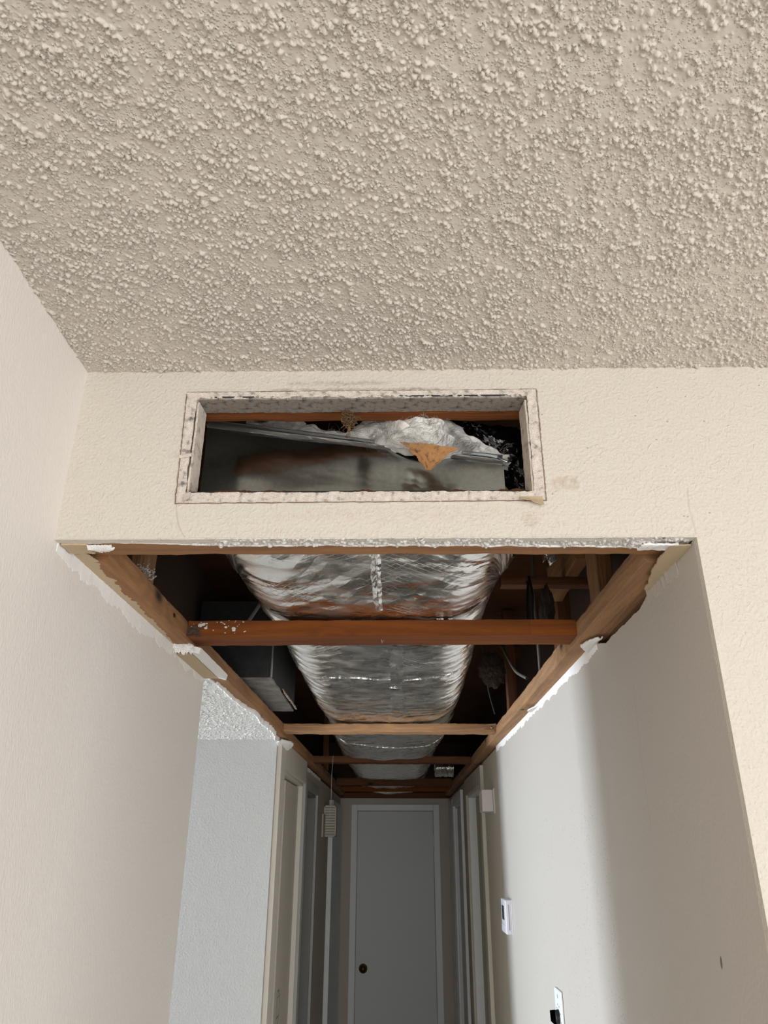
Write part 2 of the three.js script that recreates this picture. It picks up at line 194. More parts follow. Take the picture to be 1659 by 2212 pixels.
const M = {
  header: S(CREAM, { map: stains, bumpMap: rep(wallBump, 1.8), bumpScale: 0.0026, roughness: 0.62 }),
  left: S(WALL, { bumpMap: rep(wallBump, 2.3, 1.25), bumpScale: 0.0011, roughness: 0.6 }),
  right: S(HALL, { map: pitShadeAndScuffs, bumpMap: rep(wallBump, 2.6, 1.25, 0.3, 0.2), bumpScale: 0.0007, roughness: 0.65 }),
  sideRoom: S(0xa49f97),  // unseen side-room walls, kept dark to cut their bounce
  alcove: S(0xb2b0ab, { bumpMap: rep(wallBump, 1.3), bumpScale: 0.0018, roughness: 0.65 }),
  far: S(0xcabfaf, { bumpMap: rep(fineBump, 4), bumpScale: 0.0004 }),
  room: S(CREAM, { bumpMap: rep(wallBump, 1.3), bumpScale: 0.0007 }),
  popcorn: S(0xcec6ba, { bumpMap: rep(crumbBump, 1 / 0.68), bumpScale: 0.0017, roughness: 0.5 }),
  popcornWhite: S(0xd6d3ce, { bumpMap: rep(crumbBump, 1 / 0.68), bumpScale: 0.0013, roughness: 0.55 }),
  gypsum: S(0xf7f5f1, { bumpMap: rep(fineBump, 9), bumpScale: 0.0006, roughness: 0.9 }),
  ring: S(0xf4eee7, { map: rep(grimeMap, 9), bumpMap: rep(fineBump, 8), bumpScale: 0.0026, roughness: 0.9 }),
  bare: S(0xe6ded4, { map: rep(grimeMap, 5), bumpMap: rep(fineBump, 8), bumpScale: 0.0018, roughness: 0.9 }),
  dusty: S(0xa09a92, { map: rep(grimeMap, 12), bumpMap: rep(fineBump, 11), bumpScale: 0.002, roughness: 0.95 }),
  paper: S(0xc4af90, { bumpMap: rep(fineBump, 6), bumpScale: 0.0005, roughness: 0.9 }),
  greyPaper: S(0x9b9891, { map: rep(dirtMap, 5), bumpMap: rep(fineBump, 8), bumpScale: 0.001, roughness: 0.9 }),
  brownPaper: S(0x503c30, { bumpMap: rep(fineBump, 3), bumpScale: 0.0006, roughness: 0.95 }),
  kraft: S(0xb98a58, { map: rep(grimeMap, 9), bumpMap: rep(fineBump, 6), bumpScale: 0.001, roughness: 0.85, side: THREE.DoubleSide }),
  wood: S(0xffffff, { map: rep(woodMap, 1 / 1.7, 1 / 0.4), bumpMap: rep(woodBump, 1 / 0.85, 1 / 0.2), bumpScale: 0.0008, roughness: 0.75 }),
  woodRed: S(0xcda05a, { map: rep(woodMap, 1 / 1.7, 1 / 0.4, 0.15, 0.1), bumpMap: rep(woodBump, 1 / 0.85, 1 / 0.2), bumpScale: 0.0008, roughness: 1 }),
  woodDark: S(0xa38b70, { map: rep(woodMap, 1 / 1.7, 1 / 0.4, 0.3, 0.4), bumpMap: rep(woodBump, 1 / 0.85, 1 / 0.2), bumpScale: 0.0008, roughness: 0.8 }),
  woodPale: S(new THREE.Color().setRGB(1.15, 1.27, 1.5), { map: rep(woodMap, 1 / 1.7, 1 / 0.4, 0.6, 0.2), bumpMap: rep(woodBump, 1 / 0.85, 1 / 0.2), bumpScale: 0.001, roughness: 0.8 }),
  foil: S(0xf4f3ef, { metalness: 1, roughness: 0.42, roughnessMap: rep(foilRough, 2), bumpMap: rep(foilBump, 2), bumpScale: 0.021 }),
  zinc: S(0xc0c2c0, { metalness: 1, roughness: 0.22, map: rep(zincMap, 3), roughnessMap: rep(zincRough, 3) }),
  zincEdge: S(0xc2c5c5, { metalness: 1, roughness: 0.35 }),
  darkMetal: S(0x3a3f44, { metalness: 0.6, roughness: 0.6 }),
  rust: S(0x5a3320, { bumpMap: rep(fineBump, 12), bumpScale: 0.0015, roughness: 0.95 }),
  steel: S(0xb9b9b6, { metalness: 1, roughness: 0.35 }),
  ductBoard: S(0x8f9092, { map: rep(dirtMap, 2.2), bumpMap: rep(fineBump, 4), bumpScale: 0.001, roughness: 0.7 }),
  ductShaded: S(0x2e2f31, { map: rep(dirtMap, 4), bumpMap: rep(fineBump, 4), bumpScale: 0.001, roughness: 0.7 }),  // duct board darkened in colour for its shaded upright faces
  wool: S(0xf8f5ee, { bumpMap: rep(woolBump, 7), bumpScale: 0.0013, roughness: 1 }),
  pinkWool: S(0xd9bfae, { bumpMap: rep(fineBump, 10), bumpScale: 0.003, roughness: 1 }),
  plastic: S(0x0c0c0d, { roughness: 0.22, side: THREE.DoubleSide }),
  white: S(0xe4e7e5, { roughness: 0.5 }),
  door: S(0xdadbd8, { bumpMap: rep(fineBump, 3), bumpScale: 0.0002, roughness: 0.5 }),
  casing: S(0xf5f6f4, { roughness: 0.5 }),
  casingWarm: S(0xd2cabd, { roughness: 0.5 }), doorWarm: S(0xcfc6b9, { roughness: 0.5 }), casingShaded: S(0xa3a19a, { roughness: 0.5 }), doorShaded: S(0x787770, { roughness: 0.5 }), shadedWool: S(0x4a382b, { bumpMap: rep(fineBump, 10), bumpScale: 0.003, roughness: 1 }),  // grey casing and door tones, and the dark wool, carry shade in their colour
  chime: S(0xcfc6c2, { roughness: 0.55 }),
  beige: S(0xc9c3b2, { roughness: 0.55 }),
  thermo: S(0xdcdbe0, { roughness: 0.4 }),
  greyTrim: S(0x9a9aa0, { roughness: 0.5 }),
  lcd: S(0x2c2f33, { roughness: 0.25 }),
  black: S(0x121316, { roughness: 0.35 }),
  ink: S(0x2a2b30, { roughness: 0.7 }),
  pull: S(0x8d857a, { roughness: 0.5 }), brass: S(0x574a2c, { metalness: 1, roughness: 0.4 }),
  brassDark: S(0x3a2f1a, { metalness: 0.8, roughness: 0.5 }),
  cable: S(0x6d675f, { roughness: 0.7 }),
  twig: S(0x6b5237, { roughness: 1 }),
  floorRoom: S(0x847a70, { bumpMap: rep(fineBump, 3), bumpScale: 0.002, roughness: 0.9 }),  // out of view, kept dark so little light bounces to the ceiling
  floor: S(0xc8c2b9, { bumpMap: rep(fineBump, 3), bumpScale: 0.002, roughness: 0.9 }),  // out of view, kept light to brighten beams and foil from below
  glow: S(0x000000, { emissive: 0xffffff, emissiveIntensity: 1.2 }),
};

// ------------------------------------------------------------------ popcorn: real bumps on a grid facing down
// covers x0..x1, z0..z1 at height y; ragged(x) may pull the z0 edge in; heights in metres
function popcorn(x0, x1, z0, z1, y, cell, seed, k = 1, warp = null, dens = 1) {
  const nx = Math.round((x1 - x0) / cell), nz = Math.round((z1 - z0) / cell), W = nx + 1, H = nz + 1, a = new Float32Array(W * H), r = rng(seed);
  const count = Math.round((x1 - x0) * (z1 - z0) / 1.5e-5 * dens);
  for (let s = 0; s < count; s++) {
    let x = r() * (x1 - x0), z = r() * (z1 - z0);
    const cl = pn(x * 26, z * 26, 4096, 4096, seed + 2) + 0.7 * pn(x * 9, z * 9, 4096, 4096, seed);
    if (cl < -0.08 && r() < 0.6) continue;
    const big = Math.pow(r(), 4.5), n = r() < 0.4 ? 1 : 1 + Math.floor(r() * 3);
    for (let q = 0; q < n; q++) {
      const rad = (0.00078 + 0.0021 * big) * k * (0.75 + 0.5 * r()), hgt = rad * (1.0 + 0.6 * r()), R = Math.ceil(rad / cell), ci = Math.round(x / cell), cj = Math.round(z / cell), el = 0.75 + r() * 0.5;
      for (let j = Math.max(0, cj - R - 1); j <= Math.min(nz, cj + R + 1); j++) for (let i = Math.max(0, ci - R - 1); i <= Math.min(nx, ci + R + 1); i++) {
        const dx = (i * cell - x) / rad * el, dz = (j * cell - z) / rad / el, d2 = dx * dx + dz * dz; if (d2 >= 1) continue;
        const v = hgt * Math.sqrt(1 - d2) + 0.0002; if (v > a[j * W + i]) a[j * W + i] = v;
      }
      x += (r() - 0.5) * rad * 3.2; z += (r() - 0.5) * rad * 3.2;
    }
  }
  const g = grid(nx, nz, (u, v) => {
    const i = Math.round(u * nx), j = Math.round(v * nz); let x = x0 + u * (x1 - x0), z = z0 + v * (z1 - z0);
    const h = a[j * W + i] + 0.0005 * pn(x * 160, z * 160, 4096, 4096, 3) + 0.0006 * pn(x * 40, z * 40, 4096, 4096, 5) * k;
    if (warp) [x, z] = warp(x, z, u, v);
    return [x, y - h, z, x, z];
  });
  return g;
}

// ------------------------------------------------------------------ the setting
struct('floor', box(-0.62, 3.15, -0.06, 0, -1.0, 3.65), M.floorRoom, 'unseen floor of the room, dark to cut bounce onto the ceiling');
struct('floor_hall', box(-4.45, 0.6, -0.06, 0, -6.8, -1.0), M.floor, 'unseen floor of the hall and side room, light to bounce onto beams and foil');
{ // textured ceiling of the room; real bumps over all that can be seen, a plainer board around it
  const c = struct('ceiling', box(-0.62, 3.15, YC + 0.001, YC + 0.06, ZH - 0.02, 3.65), M.popcorn, 'cream popcorn-textured ceiling of the room');
  obj('popcorn_texture', popcorn(XL, 0.63, ZH, -0.4, YC, 0.00105, 11, 1, null, 1), M.popcorn, c).userData.kind = 'stuff';
  obj('popcorn_border', [popcorn(XL, 0.63, -0.4, 0.5, YC, 0.003, 12, 1.25, null, 0.6), popcorn(0.63, 1.5, ZH, 0.5, YC, 0.003, 13, 1.25, null, 0.6)], M.popcorn, c).userData.kind = 'stuff';
}
// left wall: full height in the room, cut to the torn line of the old ceiling in the hall, ending at the side room
const topL = (z) => 2.1545 + 0.003 * jag(-z, 26, 1);
{
  const top = []; for (let z = ZH; z > ZA; z -= 0.006) top.push([z, topL(z)]);
  const pts = [[3.6, 0], [3.6, YC], [ZH + 0.002, YC], [ZH, YC], ...top, [ZA, 2.1445], [ZA, 0]].map((p) => p).reverse();
  const w = struct('wall_left', [sheetPX(pts, [], 0.013, XL), box(-0.607, XL - 0.013, 0, YC, ZH - 0.01, 3.6), box(-0.607, XL - 0.013, 0, 2.15, ZA, ZH - 0.01)], M.left, 'smooth cream wall on the left running from the room into the hall');
  // torn paint and plaster along its top edge
  obj('torn_edge', solid(700, 7, (u, v) => { const z = lerp(ZH - 0.012, ZA + 0.002, u), lo = 2.139 - 0.016 * clamp(0.5 + jag(-z, 17, 4) * 1.1) * sstep(0, 0.1, u) + 0.004 * jag(-z, 90, 6), y = lerp(lo, topL(z) + 0.003, v); return [XL + 0.0006 + 0.0016 * clamp(jag(-z, 60, 2) + pn(y * 300, z * 90, 4096, 4096, 3)) * Math.sin(v * 3.14) + 0.0012 * v, y, z, -z, y]; }, 0.0012), M.gypsum, w);
  obj('paper_strip', solid(220, 3, (u, v) => { const z = lerp(-1.05, -1.6, u), xin = XL + 0.021 + 0.008 * jag(-z, 22, 9) + 0.003 * jag(-z, 90, 8) - 0.012 * sstep(0.85, 1, u); return [lerp(XL - 0.002, xin, v), 2.1535 + 0.001 * pn(z * 80, v * 3, 4096, 64, 2) + 0.004 * v, z, z, v * 0.03]; }, 0.0022), M.paper, w);
  obj('paper_block', solid(10, 6, (u, v) => [lerp(-0.489, -0.452, u), 2.1525 + 0.001 * pn(u * 4, v * 4), lerp(-0.998, -1.033 + 0.004 * jag(u, 6, 2), v), u * 0.04, v * 0.04], 0.003), M.paper, w);
  obj('gypsum_flake', solid(26, 12, (u, v) => { const a = lerp(-0.452, -0.416, u), e = 0.009 * Math.sin(3.14 * u) + 0.008 * Math.abs(jag(u, 9, 3)); return [a, 2.1505 - 0.003 * Math.sin(v * 3.1) + 0.0016 * jag(u + v, 14, 2), lerp(-1.0, -1.006 - e * 1.4, v), a, v * 0.03]; }, 0.0025), M.gypsum, w);
}
// wall above the hall opening and to its right, with the vent cut through it
const VX0 = -0.308, VX1 = 0.196, VY0 = 2.2265, VY1 = 2.3855;
let header;
{
  const low = []; for (let x = XR; x > XL; x -= 0.01) low.push([x, YH + 0.0006 * jag(x, 40, 3)]);
  const pts = [[3.1, 0], [3.1, 2.6], [XL, 2.6], [XL, YH], ...low.reverse(), [XR, YH], [XR, 0]].reverse();
  const hole = []; const step = 0.006;   // the cut edge is ragged
  for (let x = VX0 - 0.003; x < VX1 + 0.003; x += step) hole.push([x, VY0 - 0.001 + 0.0022 * jag(x, 60, 21)]);
  for (let y = VY0; y < VY1; y += step) hole.push([VX1 + 0.005 + 0.002 * jag(y, 50, 22), y]);
  for (let x = VX1 + 0.003; x > VX0 - 0.003; x -= step) hole.push([x, VY1 + 0.004 + 0.0022 * jag(x, 60, 23)]);
  for (let y = VY1; y > VY0; y -= step) hole.push([VX0 - 0.006 + 0.002 * jag(y, 50, 24), y]);
  header = struct('wall_header', sheetPZ(pts, [hole], 0.013, ZH), M.header, 'cream hand-textured wall above the hall opening, cut for a vent');
  // unpainted band left by the old vent cover: four strips, standing a hair proud, with a ragged inner edge
  const strip = (n, f, t = 0.0016) => obj('bare_plaster_strip', solid(n, 10, f, t), M.ring, header);
  const bump = (a, b, s) => 0.0016 * pn(a * 140, b * 140, 4096, 4096, s) + 0.0012 * pn(a * 420, b * 420, 4096, 4096, s + 3);
  strip(220, (u, v) => { const x = lerp(-0.3285, 0.2145, u), o = 2.3995 + 0.001 * u, i = VY1 + 0.0015 + 0.0035 * clamp(0.4 + jag(x, 30, 31)), y = lerp(i, o, v); return [x, y, ZH + 0.0012 + bump(x, y, 1), x, y]; });
  strip(220, (u, v) => { const x = lerp(-0.3245, 0.2137, u), o = 2.2095 + 0.002 * u, i = VY0 - 0.0005 - 0.003 * clamp(0.2 + jag(x, 34, 32)), y = lerp(o, i, v); return [x, y, ZH + 0.0012 + bump(x, y, 2), x, y]; });
  strip(100, (u, v) => { const y = lerp(2.2095, 2.3995, u), o = lerp(-0.3245, -0.3285, u), i = VX0 - 0.0045 + 0.0025 * jag(y, 40, 33), x = lerp(i, o, v); return [x, y, ZH + 0.0014 + bump(x, y, 3), x, y]; });
  strip(100, (u, v) => { const y = lerp(2.2115, 2.4005, u), o = lerp(0.2137, 0.2145, u), i = VX1 + 0.0035 + 0.0025 * jag(y, 40, 34), x = lerp(o, i, v); return [x, y, ZH + 0.0014 + bump(x, y, 4), x, y]; });
  const S2 = (f, t, m, n = 'torn_paper') => obj(n, solid(14, 8, f, t), m, header);
  S2((u, v) => { const x = lerp(0.176, 0.209, u), y = 2.2155 - v * (0.006 + 0.011 * u); return [x, y + 0.002 * jag(u, 8, 3) * v, ZH + 0.003 + 0.008 * v * v, x, y]; }, 0.0008, M.paper);
  S2((u, v) => { const x = lerp(-0.315, -0.304, u), y = 2.222 - v * 0.013 + 0.004 * u; return [x, y, ZH + 0.002 + 0.004 * v, x, y]; }, 0.0008, M.bare);
  S2((u, v) => { const x = lerp(-0.327, -0.309, u), y = lerp(2.282, 2.288, v) + 0.003 * u; return [x, y, ZH + 0.003 + 0.003 * Math.sin(3 * v), x, y]; }, 0.001, M.bare);
  // what is left of the hall's popcorn ceiling along the foot of this wall
  const depth = (x) => 0.0155 + 0.013 * sstep(-0.42, -0.15, x) + 0.006 * sstep(0.05, 0.25, x) + 0.008 * sstep(0.28, 0.39, x) + 0.004 * jag(x, 11, 41) + 0.0035 * jag(x, 34, 43) + 0.008 * Math.max(0, jag(x, 19, 42)) * sstep(-0.35, -0.1, x);
  const wx = (x, z, u, v) => [x, lerp(ZH + 0.0006, ZH - depth(x), 1 - v)];
  obj('torn_ceiling_edge', [popcorn(-0.3, 0.4205, ZH - 0.03, ZH, YH + 0.002, 0.0009, 44, 1.25, wx, 1.1), popcorn(XL + 0.006, -0.3, ZH - 0.018, ZH, YH + 0.001, 0.0012, 45, 0.5, wx, 0.3)], M.popcornWhite, header);
  obj('torn_ceiling_core', solid(300, 2, (u, v) => { const x = lerp(XL + 0.006, 0.4205, u), z = ZH - depth(x) + 0.0012; return [x, lerp(YH + 0.0005, YH + 0.013, v), z - 0.002 * v * clamp(jag(x, 70, 5)), x, v * 0.01]; }, 0.003), M.gypsum, header);
}
// right wall of the hall
const topR = (z) => 2.1535 - 0.02 * sstep(-1.16, -1.27, z) * sstep(-1.6, -1.5, z) + 0.0035 * jag(-z, 24, 51);
const R1 = [-4.05, -4.86, 2.045], R2 = [-5.37, -6.06, 2.04];
const rectH = (a, b, y) => [[a, 0.001], [a, y], [b, y], [b, 0.001]];
{
  const top = []; for (let z = -3.4; z < ZH - 0.016; z += 0.006) top.push([z, topR(z)]);
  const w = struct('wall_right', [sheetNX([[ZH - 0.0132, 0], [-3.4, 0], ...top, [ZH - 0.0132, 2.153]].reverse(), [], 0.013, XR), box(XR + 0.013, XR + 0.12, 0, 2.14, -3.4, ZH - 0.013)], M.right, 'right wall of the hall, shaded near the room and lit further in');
  obj('torn_edge', solid(900, 7, (u, v) => { const z = lerp(-1.57, -3.38, u), lo = 2.14 - 0.012 * clamp(0.45 + jag(-z, 15, 54)) + 0.0025 * jag(-z, 80, 56), y = lerp(topR(z) + 0.003, lo, v); return [XR - 0.0006 - 0.0018 * clamp(jag(-z, 60, 52) + pn(y * 300, z * 90, 4096, 4096, 3)) * Math.sin(v * 3.14) - 0.002 * (1 - v), y, z, -z, y]; }, 0.0014), M.gypsum, w);
  obj('cracked_plaster', solid(70, 6, (u, v) => { const z = lerp(-1.005, -1.2, u), x = lerp(XR - 0.0005, XR - 0.03 + 0.02 * sstep(0.3, 1, u) + 0.004 * jag(u, 9, 3), v); return [x, 2.150 + 0.0015 * jag(u + v * 0.3, 20, 6) - 0.002 * u, z, z, x]; }, 0.0025), M.paper, w);
  obj('cracked_plaster', solid(60, 5, (u, v) => { const z = lerp(-1.07, -1.215, u), y = lerp(2.150, 2.128 + 0.006 * jag(u, 10, 7), v); return [XR - 0.0012 - 0.003 * (1 - v) * clamp(0.5 + jag(u, 14, 2)), y, z, z, y]; }, 0.0016), M.right, w);
  obj('gypsum_flake', solid(22, 12, (u, v) => { const z = lerp(-1.52, -1.64, u), x = XR - 0.002 - v * (0.028 + 0.008 * jag(u, 5, 12)) * Math.sin(3.14 * clamp(u * 0.9 + 0.08)); return [x, 2.151 - 0.004 * Math.sin(3 * v) + 0.0015 * jag(u + v, 12, 4), z, z, x]; }, 0.003), M.gypsum, w);
  obj('gypsum_flake', solid(22, 12, (u, v) => { const z = lerp(-1.002, -1.03, u), x = lerp(0.352, 0.4, v) + 0.006 * jag(u, 7, 2); return [x, 2.1475 + 0.003 * u + 0.0015 * jag(u + v, 12, 4), z + 0.004 * jag(v, 8, 3), x, z]; }, 0.003), M.gypsum, w);
  obj('gypsum_flake', solid(20, 8, (u, v) => { const z = lerp(-2.3, -2.42, u), x = XR - 0.001 - v * 0.024 * Math.sin(3.14 * u); return [x, 2.147 - 0.006 * v * Math.sin(3.14 * u) + 0.001 * jag(u + v, 12, 4), z, z, x]; }, 0.003), M.gypsum, w);
  // the hall further in, with two doors
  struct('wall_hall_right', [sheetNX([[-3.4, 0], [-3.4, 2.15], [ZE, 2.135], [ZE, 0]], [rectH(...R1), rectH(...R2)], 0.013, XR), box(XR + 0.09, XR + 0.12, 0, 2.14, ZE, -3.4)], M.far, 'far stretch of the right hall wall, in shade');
}
// far left stretch with its doors
const A = [-3.27, -4.03, 2.05], B = [-4.12, -4.66, 2.03];
{
  const top = []; for (let z = ZB - 0.0132; z > ZE; z -= 0.012) top.push([z, 2.146 - 0.0035 * (ZB - z) + 0.006 * jag(-z, 13, 61)]);
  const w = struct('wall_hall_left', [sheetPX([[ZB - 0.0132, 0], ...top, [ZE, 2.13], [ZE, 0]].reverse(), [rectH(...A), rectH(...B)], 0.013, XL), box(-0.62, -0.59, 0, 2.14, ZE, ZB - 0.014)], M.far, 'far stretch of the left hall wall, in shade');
  obj('torn_edge', solid(200, 4, (u, v) => { const z = lerp(ZB - 0.01, -4.9, u), hi = 2.149 - 0.0035 * (ZB - z), lo = hi - 0.012 - 0.022 * clamp(0.3 + jag(-z, 7, 64)) * (1 - u * 0.7), y = lerp(lo, hi, v); return [XL + 0.001 + 0.006 * v * clamp(0.4 + jag(-z, 20, 65)), y, z, -z, y]; }, 0.0018), M.gypsum, w);
  obj('gypsum_flake', solid(16, 12, (u, v) => { const z = lerp(ZB + 0.03, ZB - 0.24, u), x = XL + 0.002 + 0.05 * v * Math.sin(3.14 * clamp(0.15 + 0.8 * u)); return [x, 2.146 - 0.012 * (1 - v) + 0.006 * jag(u + v, 9, 8) - 0.03 * u * (1 - v), z + 0.012 * jag(v, 6, 4), z, x]; }, 0.004), M.gypsum, w);
}
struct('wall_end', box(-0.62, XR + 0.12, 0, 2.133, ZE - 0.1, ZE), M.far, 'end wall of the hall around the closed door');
// side room on the left
struct('wall_side_room_back', box(-4.4, XL, 0, 2.165, ZB - 0.013, ZB), M.alcove, 'pale wall of the side room facing the hall opening');
struct('wall_side_room_left', [box(-4.4, -4.3, 0, 2.3, -2.85, -3.2), box(-4.4, -4.3, 0, 2.3, -0.9, -1.95), box(-4.4, -4.3, 0, 0.32, -2.85, -1.95), box(-4.4, -4.3, 2.12, 2.3, -2.85, -1.95)], M.sideRoom);
struct('wall_side_room_near', box(-4.4, -0.607, 0, 2.3, -1.0, -0.9), M.sideRoom);
{
  const edge = (z) => XL + 0.004 + 0.008 * jag(-z, 12, 71) + 0.016 * sstep(-2.25, -2.5, z) * sstep(-3.05, -2.85, z);
  const e = []; for (let z = ZB; z < ZA; z += 0.012) e.push([edge(z), z]);
  const c = struct('ceiling_side_room', [sheetNY([[-4.35, ZB - 0.01], ...e, [XL, ZA], [-0.607, ZA], [-0.607, -1.0], [-4.35, -1.0]], [], 0.012, YH + 0.001)], M.popcornWhite, 'white popcorn ceiling of the side room with a broken edge');
  obj('popcorn_texture', popcorn(-1.15, XL, ZB, ZA + 0.3, YH, 0.002, 72, 1.15, (x, z, u) => [lerp(-1.15, edge(z), u), z], 0.45), M.popcornWhite, c).userData.kind = 'stuff';
  obj('broken_edge', solid(150, 3, (u, v) => { const z = lerp(-2.0, ZB, u), x = edge(z) - 0.001; return [x + 0.003 * Math.sin(3.14 * v), lerp(YH + 0.014, YH - 0.004 - 0.008 * sstep(-2.3, -2.7, z), v) + 0.003 * jag(-z, 22, 73), z, -z, v * 0.02]; }, 0.004), M.gypsum, c);
}
// the rest of the room behind the camera
struct('wall_room_right', [box(3.0, 3.12, 0, YC, ZH, -0.4), box(3.0, 3.12, 0, YC, 1.4, 3.65), box(3.0, 3.12, 0, 0.46, -0.4, 1.4), box(3.0, 3.12, 1.86, YC, -0.4, 1.4)], M.room);
struct('wall_room_back', [box(-0.62, -0.425, 0, YC, 3.5, 3.62), box(1.825, 3.12, 0, YC, 3.5, 3.62), box(-0.425, 1.825, 0, 0.075, 3.5, 3.62), box(-0.425, 1.825, 1.925, YC, 3.5, 3.62)], M.room);
for (const q of UNSEEN_WINDOWS) {  // frames and glowing panes of the unseen windows
  const g = sgroup('window_' + q.n), along_x = q.face[2] !== 0, [cx, cy, cz] = q.c, d = q.face[0] || q.face[2];
  const B3 = (a0, a1, y0, y1, t0, t1) => along_x ? box(cx + a0, cx + a1, cy + y0, cy + y1, cz - d * t0, cz - d * t1) : box(cx - d * t0, cx - d * t1, cy + y0, cy + y1, cz + a0, cz + a1);
  const W = q.w / 2, H = q.h / 2, e = 0.012;
  obj('window_frame', [B3(-W - 0.04, -W, -H - 0.04, H + 0.04, -0.02, 0.1), B3(W, W + 0.04, -H - 0.04, H + 0.04, -0.02, 0.1), B3(-W, W, -H - 0.04, -H, -0.02, 0.1), B3(-W, W, H, H + 0.04, -0.02, 0.1)], M.casing, g);
  const gm = M.glow.clone(); gm.emissive.setRGB(...q.color); obj('window_pane', B3(-W - e, W + e, -H - e, H + e, 0.02, 0.03), gm, g);
}
// the dark space over the hall: backs of the neighbouring rooms' boards, and the deck above
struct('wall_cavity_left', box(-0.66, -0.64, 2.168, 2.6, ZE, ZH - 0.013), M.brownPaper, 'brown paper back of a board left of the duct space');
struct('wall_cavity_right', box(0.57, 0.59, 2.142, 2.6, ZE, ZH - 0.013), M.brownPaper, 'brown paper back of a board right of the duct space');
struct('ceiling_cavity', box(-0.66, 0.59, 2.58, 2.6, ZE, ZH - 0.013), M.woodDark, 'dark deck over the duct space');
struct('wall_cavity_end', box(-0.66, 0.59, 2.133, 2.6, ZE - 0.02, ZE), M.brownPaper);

// ------------------------------------------------------------------ doors
function doorSide(n, side, z0, z1, top, label, o = {}) {
  const g = sgroup('door_' + n, label), x = side < 0 ? XL : XR, s = -side, P = (a, b) => [x + s * a, x + s * b];
  const bx = (a, b, y0, y1, za, zb, r = 0.002) => { const [xa, xb] = P(a, b); return box(Math.min(xa, xb), Math.max(xa, xb), y0, y1, Math.min(za, zb), Math.max(za, zb), r); };
  const c = o.casing ?? 0.09;
  obj('casing', bx(0, 0.018, 0, top + c, z0, z0 + c), o.m ?? M.casing, g);
  obj('casing', bx(0, 0.018, 0, top + c, z1, z1 - (o.c2 ?? c)), o.m2 ?? o.m ?? M.casing, g);
  obj('head_casing', bx(0, 0.018, top, top + c, z0, z1), o.m ?? M.casing, g);
  obj('jamb', [bx(-0.085, 0.004, 0, top, z0 - 0.014, z0), bx(-0.085, 0.004, 0, top, z1, z1 + 0.014), bx(-0.085, 0.004, top - 0.014, top, z0, z1)], o.jm ?? M.casing, g);
  const d = obj('door_panel', bx(-(o.recess ?? 0.02) - 0.034, -(o.recess ?? 0.02), 0.01, top - 0.02, (o.near ?? z0 - 0.0135), z1 + 0.0135), o.dm ?? M.door, g);
  return [g, d, bx];
}
{
  const g = sgroup('door_1', 'closed flush white door with a round brass knob at the end of the hall');
  const z = ZE, F = (a, b, c, d, t0, t1, r = 0.003) => box(a, b, c, d, z + t0, z + t1, r);
  obj('casing', F(-0.3985, -0.349, 0, 2.085, 0, 0.02), M.casing, g); obj('casing', F(0.2785, 0.3275, 0, 2.085, 0, 0.02), M.casing, g);
  obj('head_casing', F(-0.349, 0.2785, 2.037, 2.085, 0, 0.02), M.casing, g);
  const d = obj('door_panel', F(-0.3455, 0.275, 0.01, 2.032, 0.002, 0.012), M.door, g);
  const k = new THREE.LatheGeometry([[0.0001, 0.052], [0.012, 0.051], [0.014, 0.046], [0.02, 0.047], [0.025, 0.04], [0.026, 0.033], [0.02, 0.024], [0.012, 0.02], [0.012, 0.008], [0.03, 0.006], [0.033, 0.003], [0.033, 0]].map((p) => new THREE.Vector2(...p)).reverse(), 28);
  k.rotateX(Math.PI / 2); k.translate(-0.2857, 0.909, z + 0.012); obj('door_knob', k, M.brass, d).userData.label = 'round tarnished brass knob';
  obj('hinge', [box(0.2735, 0.282, 1.762, 1.856, z + 0.01, z + 0.022, 0.002), new THREE.CylinderGeometry(0.006, 0.006, 0.096, 10).translate(0.2785, 1.809, z + 0.022)], M.casing, d);
}
